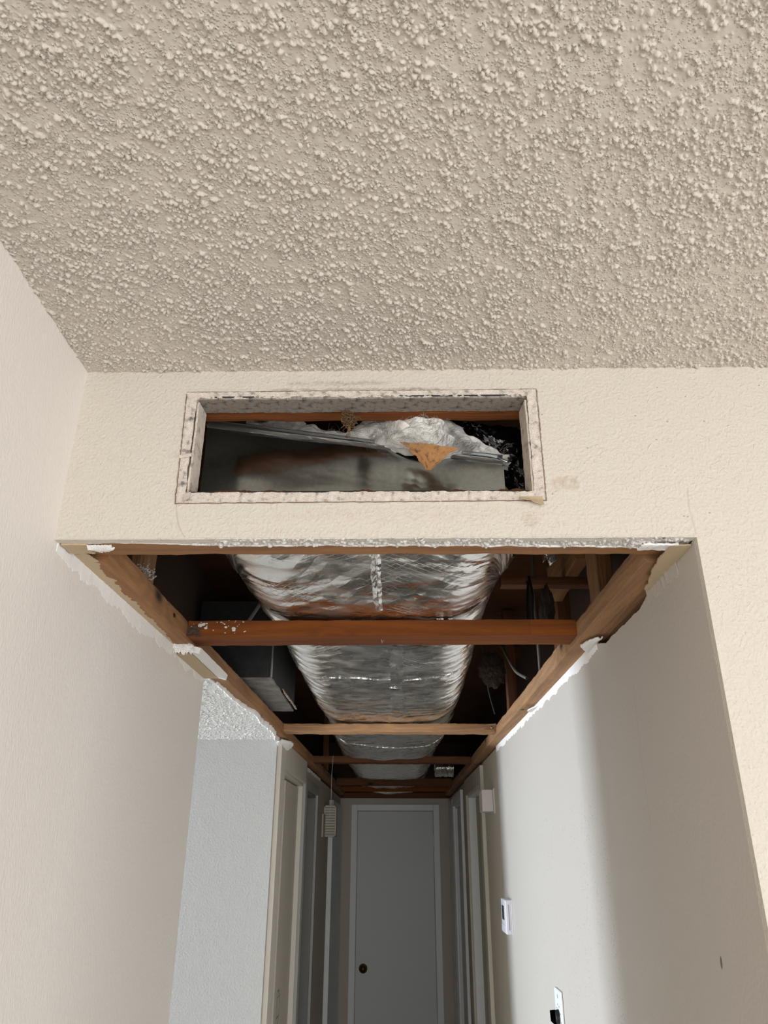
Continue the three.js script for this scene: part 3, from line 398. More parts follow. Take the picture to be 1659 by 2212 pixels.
{
  const [, d] = doorSide(2, -1, A[0], A[1], A[2], 'white sliding door with a flush pull, nearest on the left of the hall', { casing: 0.12, c2: 0.03, near: -3.56, recess: 0.018, m: M.casingWarm, m2: M.casingShaded, jm: M.casingWarm, dm: M.doorWarm });
  // the flush pull: a D-shaped cup with a raised outline
  const D = []; D.push([0, 0]); for (let i = 0; i <= 14; i++) { const a = i / 14; D.push([0.03 + 0.055 * Math.sin(Math.PI * (0.12 + 0.76 * a)), a * 0.125]); } D.push([0, 0.125]);
  const inner = D.map(([a, b]) => [0.004 + a * 0.92, 0.004 + b * 0.935]);
  const ring = new THREE.ExtrudeGeometry(shapeOf(D, [inner.slice().reverse()]), { depth: 0.002, bevelEnabled: false });
  const put = (q) => { q.applyMatrix4(new THREE.Matrix4().makeBasis(V(0, 0, -1), V(0, 1, 0), V(1, 0, 0))); q.translate(XL - 0.0178, 1.083, -3.63); return q; };
  obj('flush_pull', [put(ring), put(new THREE.ExtrudeGeometry(shapeOf([[0.004, 0.028], [0.075, 0.028], [0.075, 0.03], [0.004, 0.03]]), { depth: 0.002, bevelEnabled: false })), put(new THREE.ExtrudeGeometry(shapeOf([[0.004, 0.1], [0.07, 0.1], [0.07, 0.102], [0.004, 0.102]]), { depth: 0.002, bevelEnabled: false }))], M.pull, d);
  doorSide(3, -1, B[0], B[1], B[2], 'narrow white door beyond the sliding one on the left', { casing: 0.05, recess: 0.045, m: M.casingShaded, jm: M.doorShaded, dm: M.doorShaded });
  doorSide(4, 1, R1[0], R1[1], R1[2], 'white door set back in its frame on the right of the hall', { casing: 0.09, recess: 0.04, m: M.beige, dm: M.beige });
  doorSide(5, 1, R2[0], R2[1], R2[2], 'last white door on the right of the hall', { casing: 0.07, recess: 0.012 });
  struct('trim_1', box(XL, XL + 0.032, 0, 2.06, -6.4, -5.6, 0.003), M.white, 'broad white upright at the far end of the left wall');
  struct('trim_2', box(XR - 0.018, XR, 0, 2.1, -6.6, -6.2, 0.003), M.white, 'white upright at the far end of the right wall');
}

// ------------------------------------------------------------------ timber framing
function timber(axis, L, h, w, at, seed, label, m = M.wood, name = 'ceiling_beam', group_, wane) {
  const g = along(plank(L, h, w, seed, wane), axis);
  const o = new THREE.Group(); o.name = numbered(name); o.position.set(...at); scene.add(o);
  obj('timber', g, m, o); tag(o, label, 'beam', group_); return o;
}
const YB = 2.184, BX0 = -0.455, BX1 = 0.38, BL = BX1 - BX0, BC = (BX0 + BX1) / 2;
timber('x', 0.9, 0.038, 0.089, [-0.036, YB, ZH - 0.0135 - 0.0445], 3, 'brown board along the foot of the wall, under the vent opening', M.wood, 'header_plate');
const ledgerL = timber('z', 5.55, 0.044, 0.089, [BX0 - 0.0445, 2.178, -1.09 - 2.775], 5, 'long timber along the top of the left hall wall', M.wood, 'wall_plate');
const ledgerR = timber('z', 5.55, 0.042, 0.089, [BX1 + 0.0445, 2.175, -1.09 - 2.775], 9, 'long timber along the top of the right hall wall', M.woodPale, 'wall_plate');
const beam1 = timber('x', BL, 0.037, 0.089, [BC, YB, -1.61], 12, 'nearest crossbeam, spotted with white crumbs at its left end', M.woodRed);
const beam2 = timber('x', BL, 0.037, 0.085, [BC, YB, -3.065], 17, 'second crossbeam, ragged along its edge, a nail at its right end', M.woodPale, 'ceiling_beam', null, 0.003);
timber('x', BL, 0.036, 0.089, [BC, YB, -4.21], 23, 'third crossbeam, half covered by the sagging foil', M.woodDark);
timber('x', BL, 0.05, 0.089, [BC, 2.191, -5.765], 29, 'fourth crossbeam, dark, with two folds of foil over it', M.woodDark);
timber('x', 0.87, 0.04, 0.06, [-0.045, 2.179, -6.28], 31, 'fifth crossbeam, lighter, with a knot near its middle', M.woodRed);
timber('x', 0.85, 0.042, 0.07, [-0.04, 2.155, ZE + 0.05], 37, 'last dark timber, above the door at the end', M.woodDark);
timber('x', 0.52, 0.035, 0.03, [-0.056, 2.4035, -1.0385], 41, 'brown timber just behind the top of the vent opening', M.woodRed, 'vent_header');
// studs and blocking in the dark on both sides of the duct
timber('y', 0.37, 0.038, 0.055, [-0.52, 2.39, -1.42], 43, 'pale stud standing on the left timber near the wall', M.woodPale, 'stud');
timber('y', 0.37, 0.02, 0.089, [-0.56, 2.39, -1.53], 44, 'dark stud beside the pale one on the left', M.woodDark, 'stud');
timber('y', 0.37, 0.038, 0.089, [0.46, 2.385, -1.62], 46, 'stud on the right timber beside the first crossbeam', M.wood, 'stud');
timber('y', 0.37, 0.038, 0.089, [0.46, 2.385, -2.06], 47, 'stud on the right behind the first crossbeam', M.woodDark, 'stud');
timber('x', 0.3, 0.024, 0.038, [0.41, 2.37, -1.82], 48, 'short cross rail between the duct and the right wall', M.woodDark, 'blocking');
timber('z', 0.34, 0.1, 0.038, [0.44, 2.43, -1.84], 49, 'board on edge right of the duct', M.wood, 'blocking');
timber('y', 0.37, 0.038, 0.05, [-0.47, 2.39, -5.0], 50, 'short upright at the far left, behind the third crossbeam', M.woodDark, 'stud');
timber('y', 0.37, 0.038, 0.05, [0.41, 2.385, -2.75], 51, 'thin upright on the right behind the grey cable', M.woodDark, 'stud');
{ // crumbs, nails and a staple
  const r = rng(61), crumbs = (spots, sc) => spots.map(([x, y, z, s]) => { const g = new THREE.IcosahedronGeometry(s * sc, 1); const p = g.attributes.position; for (let i = 0; i < p.count; i++) { const k = 1 + 0.45 * pn(p.getX(i) * 500 + x * 99, p.getY(i) * 500 + p.getZ(i) * 300, 4096, 4096, 6); p.setXYZ(i, p.getX(i) * k * 1.3, p.getY(i) * k, p.getZ(i) * k * 0.6); } g.computeVertexNormals(); g.translate(x, y, z); return g; });
  const spots = [[-0.39, 0.004, 0.003, 0.006], [-0.384, 0.006, 0.003, 0.005], [-0.378, -0.002, 0.003, 0.004], [-0.335, 0.0, 0.002, 0.0035], [-0.318, -0.003, 0.003, 0.0045], [-0.317, -0.007, 0.003, 0.004], [-0.377, 0.008, 0.002, 0.0025]];
  for (let i = 0; i < 26; i++) spots.push([-0.41 + r() * 0.13, -0.014 + r() * 0.03, 0.0008, 0.0008 + r() * 0.0014]);
  for (let i = 0; i < 14; i++) spots.push([0.12 + r() * 0.035, 0.0185, -0.005 + r() * 0.006, 0.001 + r() * 0.002]);
  const st = obj('plaster_crumbs', crumbs(spots.map(([x, y, z, s]) => [x, y, z + 0.0445, s]), 0.72), M.gypsum, beam1); st.userData.kind = 'stuff';
  const staple = tube([[0.0, -0.0185, 0.012], [0.001, -0.026, 0.012], [0.002, -0.0265, 0.022], [0.003, -0.0265, 0.03], [0.006, -0.026, 0.034]], 0.0009, 20, 6); obj('bent_nail', staple, M.steel, beam1);
  obj('nail', [new THREE.SphereGeometry(0.0045, 10, 8).scale(1, 1, 0.6).translate(0.4, -0.001, 0.0435), tube([[0.4, -0.001, 0.042], [0.405, -0.006, 0.05]], 0.0014, 6, 6)], M.steel, beam2);
  obj('torn_chip', solid(10, 6, (u, v) => [0.37 + u * 0.04, -0.016 + v * 0.008 + 0.002 * jag(u, 6, 1), 0.044 + 0.003 * v, u * 0.05, v * 0.02], 0.002), M.wood, beam2);
  obj('cobweb_clot', solid(12, 12, (u, v) => [-0.425 + 0.035 * u + 0.006 * jag(v, 5, 2), -0.02 + 0.022 * v + 0.005 * jag(u, 6, 3), 0.047 + 0.006 * pn(u * 5, v * 5), u * 0.1, v * 0.1], 0.001), M.brownPaper, beam1);
  const rr = rng(77), lint = []; for (let i = 0; i < 120; i++) lint.push([0.018 + rr() * 0.03, 0.024 + rr() * 0.02, -1.26 - rr() * 0.06 + 3.865, 0.0006 + rr() * 0.0011]);
  obj('dust_crumbs', crumbs(lint, 1), M.popcornWhite, ledgerL).userData.kind = 'stuff';
  const mk = (g) => g; obj('knot', mk(new THREE.SphereGeometry(0.006, 12, 8).scale(0.25, 0.7, 1.2).translate(0.0446, 0.002, -1.46 + 3.865)), M.brassDark, ledgerL);
}

// ------------------------------------------------------------------ the insulated duct
const sag = (z) => 0.052 * Math.exp(-Math.pow((z + 3.82) / 0.42, 2)) + 0.026 * Math.exp(-Math.pow((z + 5.05) / 0.55, 2)) + 0.05 * Math.exp(-Math.pow((z + 6.5) / 0.35, 2)) + 0.004 * Math.exp(-Math.pow((z + 2.4) / 0.4, 2));
function ductPoint(z, s, lift = 0) {          // s: 0..1 round the section, starting top left and going left, under, right, over
  const cx = lerp(-0.058, -0.046, sstep(-1.5, -3, z)) - 0.02 * sstep(-3.5, -4.5, z), hw = lerp(0.268, 0.279, sstep(-1.4, -3, z)) + 0.022 * sstep(-1.62, -1.09, z), yb = 2.2075, yt = 2.44, r = 0.108;
  const w = 2 * hw - 2 * r, h = yt - yb - 2 * r, q = Math.PI * r / 2, per = 2 * w + 2 * h + 4 * q; let d = s * per, x, y, nx, ny;
  const seg = [[h, 0], [q, 1], [w, 2], [q, 3], [h, 4], [q, 5], [w, 6], [q, 7]];
  for (const [len, k] of seg) {
    if (d <= len || k === 7) {
      const t = d / len, a = t * Math.PI / 2;
      if (k === 0) { x = -hw; y = yt - r - d; nx = -1; ny = 0; }
      else if (k === 1) { nx = -Math.cos(a); ny = -Math.sin(a); x = -hw + r + r * nx; y = yb + r + r * ny; }
      else if (k === 2) { x = -hw + r + d; y = yb; nx = 0; ny = -1; }
      else if (k === 3) { nx = Math.sin(a); ny = -Math.cos(a); x = hw - r + r * nx; y = yb + r + r * ny; }
      else if (k === 4) { x = hw; y = yb + r + d; nx = 1; ny = 0; }
      else if (k === 5) { nx = Math.cos(a); ny = Math.sin(a); x = hw - r + r * nx; y = yt - r + r * ny; }
      else if (k === 6) { x = hw - r - d; y = yt; nx = 0; ny = 1; }
      else { nx = -Math.sin(a); ny = Math.cos(a); x = -hw + r + r * nx; y = yt - r + r * ny; }
      break;
    }
    d -= len;
  }
  const p = s * per, under = clamp(-ny), X = x / hw;
  // the wrap bellies a little between its corners
  y += 0.012 * X * X * under;
  // long folds that run across the duct, strongest at the corners, and broad cushions between the straps
  const ridge = (f, g, sd) => { const n = pn(z * f + 0.25 * p * f * (X < 0 ? 0.55 : -0.25), p * g, 4096, 4096, sd); return 1 - 2.3 * Math.abs(n); };
  const corner = 0.35 + 0.65 * sstep(0.35, 0.95, Math.abs(X));
  const patch = clamp(0.5 + 1.6 * pn(z * 6, p * 6, 4096, 4096, 19));
  let dd = 0.004 * corner * ridge(17, 2.2, 7) + 0.0026 * (0.12 + 0.88 * corner) * ridge(44, 3, 8) + 0.0012 * (0.2 + 0.8 * corner) * patch * ridge(90, 5, 9) + 0.006 * pn(z * 5, p * 6, 4096, 4096, 10) + 0.001 * pn(z * 16, p * 18, 4096, 4096, 11);
  dd += 0.006 * sstep(-0.55, -1, X) * under * Math.exp(-Math.pow((z + 1.5) / 0.12, 2));
  x += nx * dd; y += ny * dd;
  y -= under * sag(z) * (1 - 0.75 * X * X) * (1 + 0.25 * pn(z * 4, X * 2.4, 4096, 4096, 14));
  y += under * 0.018 * Math.exp(-Math.pow((z + 4.21) / 0.1, 2)) * 0.3;
  // the wrap is pulled down a little below its own corner on the left of the first bay
  y -= under * 0.006 * sstep(-0.4, -0.9, X) * sstep(-1.66, -1.5, z) * sstep(-1.35, -1.5, z);
  y += under * 0.014 * sstep(-1.52, -1.09, z) + under * 0.016 * sstep(-2.95, -1.75, z) * sstep(-1.7, -1.75, z);
  y = Math.max(y, onBeam(z));
  return [cx + x + nx * lift, y + ny * lift, z, p, nx, ny];
}
function onBeam(z) { for (const [c, w, t] of [[-1.61, 0.046, 2.2035], [-3.065, 0.044, 2.2035], [-4.21, 0.046, 2.203], [-5.765, 0.046, 2.217], [-6.28, 0.032, 2.2]]) if (Math.abs(z - c) < w) return t; return 2.0; }
{
  const duct = group('air_duct'); tag(duct, 'long air duct wrapped in crinkled silver foil running above the hall', 'duct');
  const zs = []; for (let z = -1.09; z > -3.2; z -= 0.0055) zs.push(z); for (let z = -3.2; z > ZE + 0.02; z -= 0.011) zs.push(z);
  const start = (x, y, z) => z - sstep(2.225, 2.28, y) * 0.3 * sstep(-1.6, -1.09, z);
  obj('foil_wrap', grid(220, zs.length - 1, (u, v) => { const z = zs[Math.round(v * (zs.length - 1))], [x, y, , p] = ductPoint(z, u); return [x, y, start(x, y, z), p, z]; }, true), M.foil, duct);
  // lapped joints of the wrap, taped and crumpled
  const lap = (z0, z1, s0, w, seed, h) => obj('foil_tape', solid(70, 12, (u, v) => { const z = lerp(z0, z1, u), s = s0 + w * (v - 0.5) + 0.004 * jag(u, 3, seed), [x, y] = ductPoint(z, s, 0.0012 + h * Math.sin(3.14 * v) * (0.4 + 0.9 * Math.abs(jag(u, 13, seed + 1))) + 0.0018 * Math.abs(pn(u * 40, v * 5, 4096, 64, seed))); return [x, y, z, v * 0.06, z]; }, 0.0007), M.foil, duct);
  lap(-1.1, -1.5, 0.268, 0.013, 81, 0.006); lap(-1.68, -2.3, 0.29, 0.028, 84, 0.002); lap(-2.36, -2.98, 0.285, 0.03, 87, 0.0015);
  const band = (z, w, seed) => obj('foil_tape', solid(90, 8, (u, v) => { const s = lerp(0.06, 0.6, u), zz = z + w * (v - 0.5) + 0.03 * jag(u, 3, seed), [x, y] = ductPoint(zz, s, 0.0014 + 0.003 * Math.sin(3.14 * v) * Math.abs(jag(u, 12, seed))); return [x, y, zz, u * 1.5, v * w]; }, 0.0007), M.foil, duct);
  band(-2.27, 0.05, 91); band(-3.6, 0.06, 93);
  // torn places on the right edge where the glass wool shows
  const tuft = (z, s, r, m, seed) => { const [x, y] = ductPoint(z, s); const g = new THREE.IcosahedronGeometry(r, 3), a = g.attributes.position; for (let i = 0; i < a.count; i++) { const X = a.getX(i), Y = a.getY(i), Z = a.getZ(i), k = 1 + 0.55 * pn(X * 90 + seed, Y * 90 + Z * 70, 4096, 4096, seed) + 0.35 * pn(X * 260, Z * 260 + Y * 200, 4096, 4096, seed + 1); a.setXYZ(i, X * k * 0.8, Y * k * 0.9, Z * k * 1.5); } g.computeVertexNormals(); g.translate(x + 0.004, y, z); obj('torn_insulation', g, m, duct); };
  tuft(-1.86, 0.535, 0.017, M.wool, 3); tuft(-1.9, 0.525, 0.015, M.pinkWool, 5); tuft(-1.8, 0.54, 0.012, M.pinkWool, 7); tuft(-2.2, 0.54, 0.01, M.wool, 9); tuft(-3.55, 0.53, 0.014, M.wool, 11); tuft(-3.5, 0.06, 0.012, M.wool, 12);
}
{ // a second foil sleeve that crosses behind the fourth bay on the right
  const o = obj('foil_sleeve', grid(48, 60, (u, v) => { const a = u * 6.2832, x = lerp(0.245, 0.372, v), r = 0.045 + 0.006 * pn(v * 8, u * 3, 4096, 3, 4) + 0.0035 * Math.abs(Math.sin(v * 40)); return [x, 2.255 + r * Math.sin(a) * 1.1, -5.45 + r * Math.cos(a) * 2.2, v * 0.4, u * 0.4]; }), M.foil);
  tag(o, 'small crinkled foil sleeve right of the duct, before the fourth crossbeam', 'duct');
  const o2 = obj('foil_scrap', solid(20, 60, (u, v) => [0.308 + 0.026 * u + 0.005 * jag(v, 12, 3), 2.58 - 0.274 * v + 0.006 * pn(u * 5, v * 4), -1.5 + 0.014 * Math.sin(u * 7) + 0.01 * pn(u * 6, v * 30, 256, 256, 4), u * 0.05, v * 0.05], 0.0008), M.foil);
  tag(o2, 'crumpled end of foil hanging in the dark right of the duct', 'foil');
}
{ // bare sheet-metal end of the duct, seen through the vent opening; it stands slightly askew
  const g = group('sheet_metal_duct'); tag(g, 'galvanized metal duct end standing askew behind the vent opening', 'duct');
  const L = V(-0.3357, 0, -1.135), R = V(0.1725, 0, -1.09), dir = R.clone().sub(L).normalize(), nrm = V(-dir.z, 0, dir.x), len = R.distanceTo(L);
  const yt = (t) => lerp(2.4415, 2.3417, t), P = (t, y, o) => { const q = L.clone().addScaledVector(dir, t * len).addScaledVector(nrm, o); return [q.x, y, q.z]; };
  const dent = (t, y) => 0.0035 * pn(t * 5, y * 18, 256, 256, 3) - 0.006 * Math.exp(-Math.pow((t - 0.72) / 0.05, 2) - Math.pow((y - 2.29) / 0.03, 2));
  obj('front_panel', solid(60, 26, (u, v) => { const y = lerp(2.222, yt(u) - 0.012, v); return [...P(u, y, dent(u, y)), u * len, y]; }, 0.0012), M.zinc, g);
  const rail = (y0, y1, o0, o1) => obj('flange', solid(60, 4, (u, v) => { const y = yt(u) + lerp(y0, y1, v); return [...P(u, y, lerp(o0, o1, Math.sin(3.14 * v)) + 0.0006 * pn(u * 9, 1)), u * len, v * 0.02]; }, 0.0025), M.zincEdge, g);
  rail(-0.016, -0.0075, 0.002, 0.007); rail(-0.0065, 0.001, 0.001, 0.0065);
  obj('side_panel', solid(3, 12, (u, v) => { const q = P(1, lerp(2.222, 2.335, v), -0.12 * u); return [q[0] + 0.001, q[1], q[2], u * 0.1, v * 0.2]; }, 0.0012), M.zinc, g);
  obj('top_panel', solid(20, 3, (u, v) => [...P(u, yt(u) - 0.003, -0.12 * v - 0.002), u * len, v * 0.1], 0.001), M.zincEdge, g);
  const hk = tube([P(0.985, 2.337, 0.006), P(1.0, 2.329, 0.009), P(1.015, 2.326, 0.008), P(1.022, 2.332, 0.006), P(1.018, 2.335, 0.004)], 0.002, 20, 7); obj('corner_clip', hk, M.zincEdge, g);
}
{ // glass wool lying on the duct end, with a torn flap of its paper facing
  const g = group('fiberglass_batt'); tag(g, 'white glass wool lying on the metal duct behind the vent opening', 'insulation');
  const zf = (x) => -1.135 + (x + 0.3357) / 0.508 * 0.045, ye = (x) => 2.4415 - (x + 0.3357) / 0.508 * 0.0998;
  const lump = (u, v) => 0.013 * pn(u * 7, v * 3, 256, 256, 5) + 0.009 * pn(u * 18, v * 6, 256, 256, 6) + 0.003 * pn(u * 40, v * 14, 256, 256, 7);
  const wool = grid(260, 70, (u, v) => {
    const x = lerp(-0.27, 0.188, u), a = v * Math.PI, up = 0.034 + 0.03 * sstep(-0.14, 0.0, x) - 0.045 * sstep(0.07, 0.185, x) - 0.014 * Math.exp(-Math.pow((x + 0.085) / 0.03, 2));
    const bulge = 0.022 * Math.exp(-Math.pow((x - 0.03) / 0.07, 2)), k = 1 + 5 * lump(u, v);
    const bf = 0.058 * Math.exp(-Math.pow((x - 0.035) / 0.085, 2));
    return [x + 0.006 * pn(u * 30, v * 12, 256, 256, 8) - x * bf, ye(x) - 0.45 * bf + Math.max(0.012, up) * (0.62 - 0.6 * Math.cos(a)) * k * 0.85 + lump(u, v) * 0.5, zf(x) + 1.1 * bf - 0.05 + (0.03 + bulge) * Math.sin(a) * k + lump(u, v) * 0.9, x, v * 0.15];
  }); obj('wool', wool, M.wool, g);
  const r = rng(91), hairs = [];
  for (let i = 0; i < 900; i++) { const wide = i % 4 === 0, x = wide ? -0.25 + r() * 0.43 : 0.035 + (r() - 0.5) * 0.17, t = Math.exp(-Math.pow((x - 0.03) / 0.07, 2)), bf = 0.058 * Math.exp(-Math.pow((x - 0.035) / 0.085, 2)), y = ye(x) - 0.66 * bf + 0.003 + r() * (0.02 + 0.05 * t), z = zf(x) + 1.1 * bf - 0.014 + 0.022 * t + 0.012 * (r() - 0.5); const a = pn(x * 22, y * 22, 256, 256, 3) * 6 + (r() - 0.5) * 1.6, l = 0.008 + r() * 0.018; hairs.push(tube([[x, y, z - 0.014], [x + Math.cos(a) * l * 0.5, y + Math.sin(a) * l * 0.4, z], [x + Math.cos(a) * l, y + Math.sin(a) * l * 0.7 - 0.002, z + 0.003 * r()]], 0.0002, 4, 3)); }
  obj('loose_fibres', hairs, M.wool, g).userData.kind = 'stuff';
  obj('kraft_flap', solid(24, 20, (u, v) => { const half = lerp(0.046, 0.003, Math.pow(v, 0.8)), cx = lerp(0.05, 0.048, v), x = cx + (u - 0.5) * 2 * half + 0.004 * jag(v, 7, u < 0.5 ? 3 : 8) * Math.abs(u - 0.5) * 2; return [x, ye(x) - 0.033 - 0.047 * v + 0.003 * jag(u, 5, 2) * (1 - v), zf(x) + 0.062 + 0.006 * v + 0.006 * Math.sin(u * 3.1) * (1 - v) + 0.0015 * pn(u * 9, v * 9), u * 0.09, v * 0.06]; }, 0.0007), M.kraft, g).userData.label = 'tan paper flap hanging over the metal edge';
  obj('kraft_edge', solid(40, 5, (u, v) => { const x = lerp(0.07, 0.215, u), y = lerp(2.415, 2.25, Math.pow(u, 1.3)); return [x + 0.006 * jag(v, 2, 3), y + 0.012 * v + 0.002 * jag(u, 9, 3), -1.125 - 0.03 * u + 0.012 * v, u * 0.15, v * 0.03]; }, 0.0007), M.kraft, g);
}
{ // black sheeting crumpled in the right of the opening
  const o = obj('plastic_sheet', solid(90, 60, (u, v) => { const x = lerp(0.04, 0.3, u), y = lerp(2.455, 2.43, u) - 0.17 * v * sstep(0.2, 0.75, u) - 0.02 * v, f = 0.007 * (1 - 2.4 * Math.abs(pn(u * 9 + v * 4, v * 5 - u * 3, 256, 256, 3))) + 0.004 * (1 - 2.4 * Math.abs(pn(u * 21, v * 13 + u * 6, 256, 256, 4))); return [x, y + 0.4 * f, -1.165 - 0.02 * u + 0.02 * Math.sin(v * 4) + f, u, v]; }, 0.0006), M.plastic);
  tag(o, 'crumpled black plastic sheet in the right of the vent opening', 'plastic');
}
{ // lining boards of the vent opening
  const g = group('vent_liner'); tag(g, 'dusty boards and rusty sill lining the open vent hole', 'frame');
  const jb = (f, m, n, t = 0.006) => obj(n, solid(120, 8, f, t), m, g);
  jb((u, v) => { const x = lerp(VX0, VX1, u); return [x, VY1 + 0.0012 * jag(x, 30, 5) + 0.0012 * pn(x * 160, v * 6, 4096, 64, 2), lerp(ZH + 0.001, ZH - 0.037, 1 - v) + 0.0012 * jag(x, 50, 3) * (1 - v), x, v * 0.04]; }, M.dusty, 'top_board');
  jb((u, v) => { const y = lerp(VY0, VY1 - 0.003, u); return [VX0 + 0.0008 * jag(y, 40, 5) + 0.002 * (1 - v), y, lerp(ZH - 0.037, ZH - 0.001 + 0.002 * jag(y, 34, 4), v), y, v * 0.04]; }, M.bare, 'side_board', 0.003);
  jb((u, v) => { const y = lerp(VY0, VY1 - 0.003, u); return [VX1 - 0.001 * jag(y, 40, 6) - 0.003 * v, y, lerp(ZH - 0.001 + 0.002 * jag(y, 34, 7), ZH - 0.037, v), y, v * 0.04]; }, M.bare, 'side_board', 0.003);
  obj('metal_lip', solid(120, 3, (u, v) => { const x = lerp(VX0 + 0.002, VX1 - 0.004, u); return [x, lerp(VY0 - 0.003, VY0 + 0.0028, v) + 0.0003 * jag(x, 40, 2), ZH + 0.0006 - 0.004 * v, x, v]; }, 0.001), M.darkMetal, g).userData.label = 'dark metal lip along the sill';
  const rs = (x0, x1, sd) => obj('rust_crust', solid(60, 4, (u, v) => { const x = lerp(x0, x1, u), e = Math.sin(3.14 * u); return [x, VY0 + 0.0005 + 0.005 * v * (0.3 + e * clamp(0.6 + jag(x, 60, sd))) , ZH - 0.001 - 0.004 * v + 0.0015 * jag(x, 90, sd + 2), x, v * 0.01]; }, 0.0015), M.rust, g);
  rs(-0.3, -0.13, 3); rs(-0.09, -0.02, 5); rs(0.04, 0.12, 7); rs(0.14, 0.192, 9);
  for (const [a, b] of [[-0.285, -0.223], [0.0, 0.17]]) obj('metal_edge', box(a, b, VY1 + 0.0035, VY1 + 0.0057, ZH - 0.002, ZH + 0.0016), M.darkMetal, g);
}
{ // clot of dust and fibres hanging from the top board
  const r = rng(31), hairs = [];
  for (let i = 0; i < 130; i++) { let x = -0.078 + (r() - 0.5) * 0.012, y = 2.384 - r() * 0.022, z = -1.018; const p = []; for (let k = 0; k < 5; k++) { p.push([x, y, z]); x += (r() - 0.5) * 0.011; y -= (r() - 0.35) * 0.008; z += (r() - 0.5) * 0.008; } hairs.push(tube(p, 0.0004 + r() * 0.0004, 8, 4)); }
  for (let i = 0; i < 10; i++) hairs.push(tube([[-0.0785, 2.356, -1.018], [-0.078 + (r() - 0.5) * 0.008, 2.348 - r() * 0.01, -1.017], [-0.084 + r() * 0.008, 2.335, -1.016]], 0.0003, 6, 3));
  hairs.push(new THREE.IcosahedronGeometry(0.0035, 1).scale(0.8, 1.5, 0.8).translate(-0.0765, 2.352, -1.017));
  const o = obj('dust_clot', hairs, M.twig); tag(o, 'brown clot of dust and fibres hanging in the vent opening', 'debris');
}
{ // grey branch duct on the left behind the first crossbeam
  const g = group('duct_box'); tag(g, 'grey square branch duct left of the foil duct behind the nearest crossbeam', 'duct');
  obj('front_panel', box(-0.62, -0.386, 2.22, 2.46, -2.27, -2.255, 0.001), M.ductShaded, g);
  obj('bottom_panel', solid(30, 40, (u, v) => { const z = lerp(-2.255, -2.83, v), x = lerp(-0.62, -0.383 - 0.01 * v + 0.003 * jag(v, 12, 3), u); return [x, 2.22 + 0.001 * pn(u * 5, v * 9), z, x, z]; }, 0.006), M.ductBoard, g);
  obj('side_panel', box(-0.396, -0.39, 2.222, 2.46, -2.82, -2.27, 0.001), M.ductShaded, g);
  obj('seam', box(-0.389, -0.3835, 2.221, 2.46, -2.262, -2.252, 0.001), M.zincEdge, g);
  obj('torn_lining', solid(60, 5, (u, v) => { const z = lerp(-2.5, -2.83, u); return [-0.388 + 0.01 * v * (0.4 + Math.abs(jag(u, 14, 3))), 2.219 + 0.014 * (1 - v) + 0.004 * jag(u, 22, 5), z, u * 0.3, v * 0.02]; }, 0.002), M.pinkWool, g);
}
{ // strip of old ceiling board still hanging on the left wall
  const g = group('drywall_scrap'); tag(g, 'broken strip of old ceiling board left hanging at the top of the left wall', 'board');
  const jx = (z) => 0.0015 * jag(-z, 22, 5);
  obj('gypsum_core', solid(50, 3, (u, v) => { const z = lerp(-1.605, -1.885, u); return [-0.452 + jx(z) - 0.003 * v, lerp(2.1535, 2.1405, v), z, u * 0.3, v * 0.02]; }, 0.02), M.gypsum, g);
  obj('paper_face', solid(40, 4, (u, v) => { const z = lerp(-1.62, -1.883, u); return [lerp(-0.4925, -0.4565 + jx(z), v), 2.140 + 0.0006 * pn(u * 9, v * 3), z, u * 0.3, v * 0.04]; }, 0.0012), M.paper, g).userData.label = 'tan painted face';
  obj('torn_end', solid(24, 10, (u, v) => { const x = lerp(-0.4925, -0.45, u); return [x, lerp(2.156, 2.139, v) + 0.002 * jag(u, 10, 3), -1.6 + 0.01 * jag(u + v, 8, 5) - 0.004 * v, x, v * 0.02]; }, 0.006), M.gypsum, g);
}

// ------------------------------------------------------------------ odds and ends in the dark
const wire = (name, label, pts, r, m = M.cable, cat = 'cable') => tag(obj(name, tube(pts, r, 60, 8), m), label, cat);
wire('cable', 'grey cable slanting down on the right behind the nearest crossbeam', [[0.37, 2.47, -2.78], [0.362, 2.385, -2.57], [0.36, 2.29, -2.39], [0.362, 2.245, -2.3], [0.375, 2.205, -2.2]], 0.005);
wire('cable', 'straight grey cable hanging right of the slanting one', [[0.4, 2.56, -2.1], [0.395, 2.4, -2.1], [0.398, 2.3, -2.11], [0.4, 2.2, -2.12]], 0.0045);
wire('cable', 'thin dark cable looping down in the far right of the second bay', [[0.3, 2.45, -2.7], [0.315, 2.36, -2.72], [0.325, 2.28, -2.75], [0.35, 2.2, -2.8]], 0.003, M.black);
wire('cable', 'glossy black cable nearest the first crossbeam on the right', [[0.325, 2.36, -1.78], [0.318, 2.32, -1.77], [0.312, 2.27, -1.76], [0.31, 2.21, -1.75]], 0.0035, M.black);
wire('cable', 'black cable curving close behind the glossy one', [[0.33, 2.38, -1.8], [0.334, 2.33, -1.79], [0.33, 2.27, -1.79], [0.338, 2.205, -1.78]], 0.0035, M.black);
wire('pipe', 'thin grey pipe slanting in the dark left of the duct', [[-0.34, 2.36, -1.86], [-0.4, 2.24, -1.82], [-0.43, 2.205, -1.8]], 0.005, M.cable, 'pipe');
wire('string', 'pale thread hanging from the third crossbeam on the left', [[-0.352, 2.2, -4.16], [-0.356, 2.1, -4.15], [-0.356, 1.98, -4.15], [-0.36, 1.9, -4.15]], 0.0011, M.popcornWhite, 'thread');
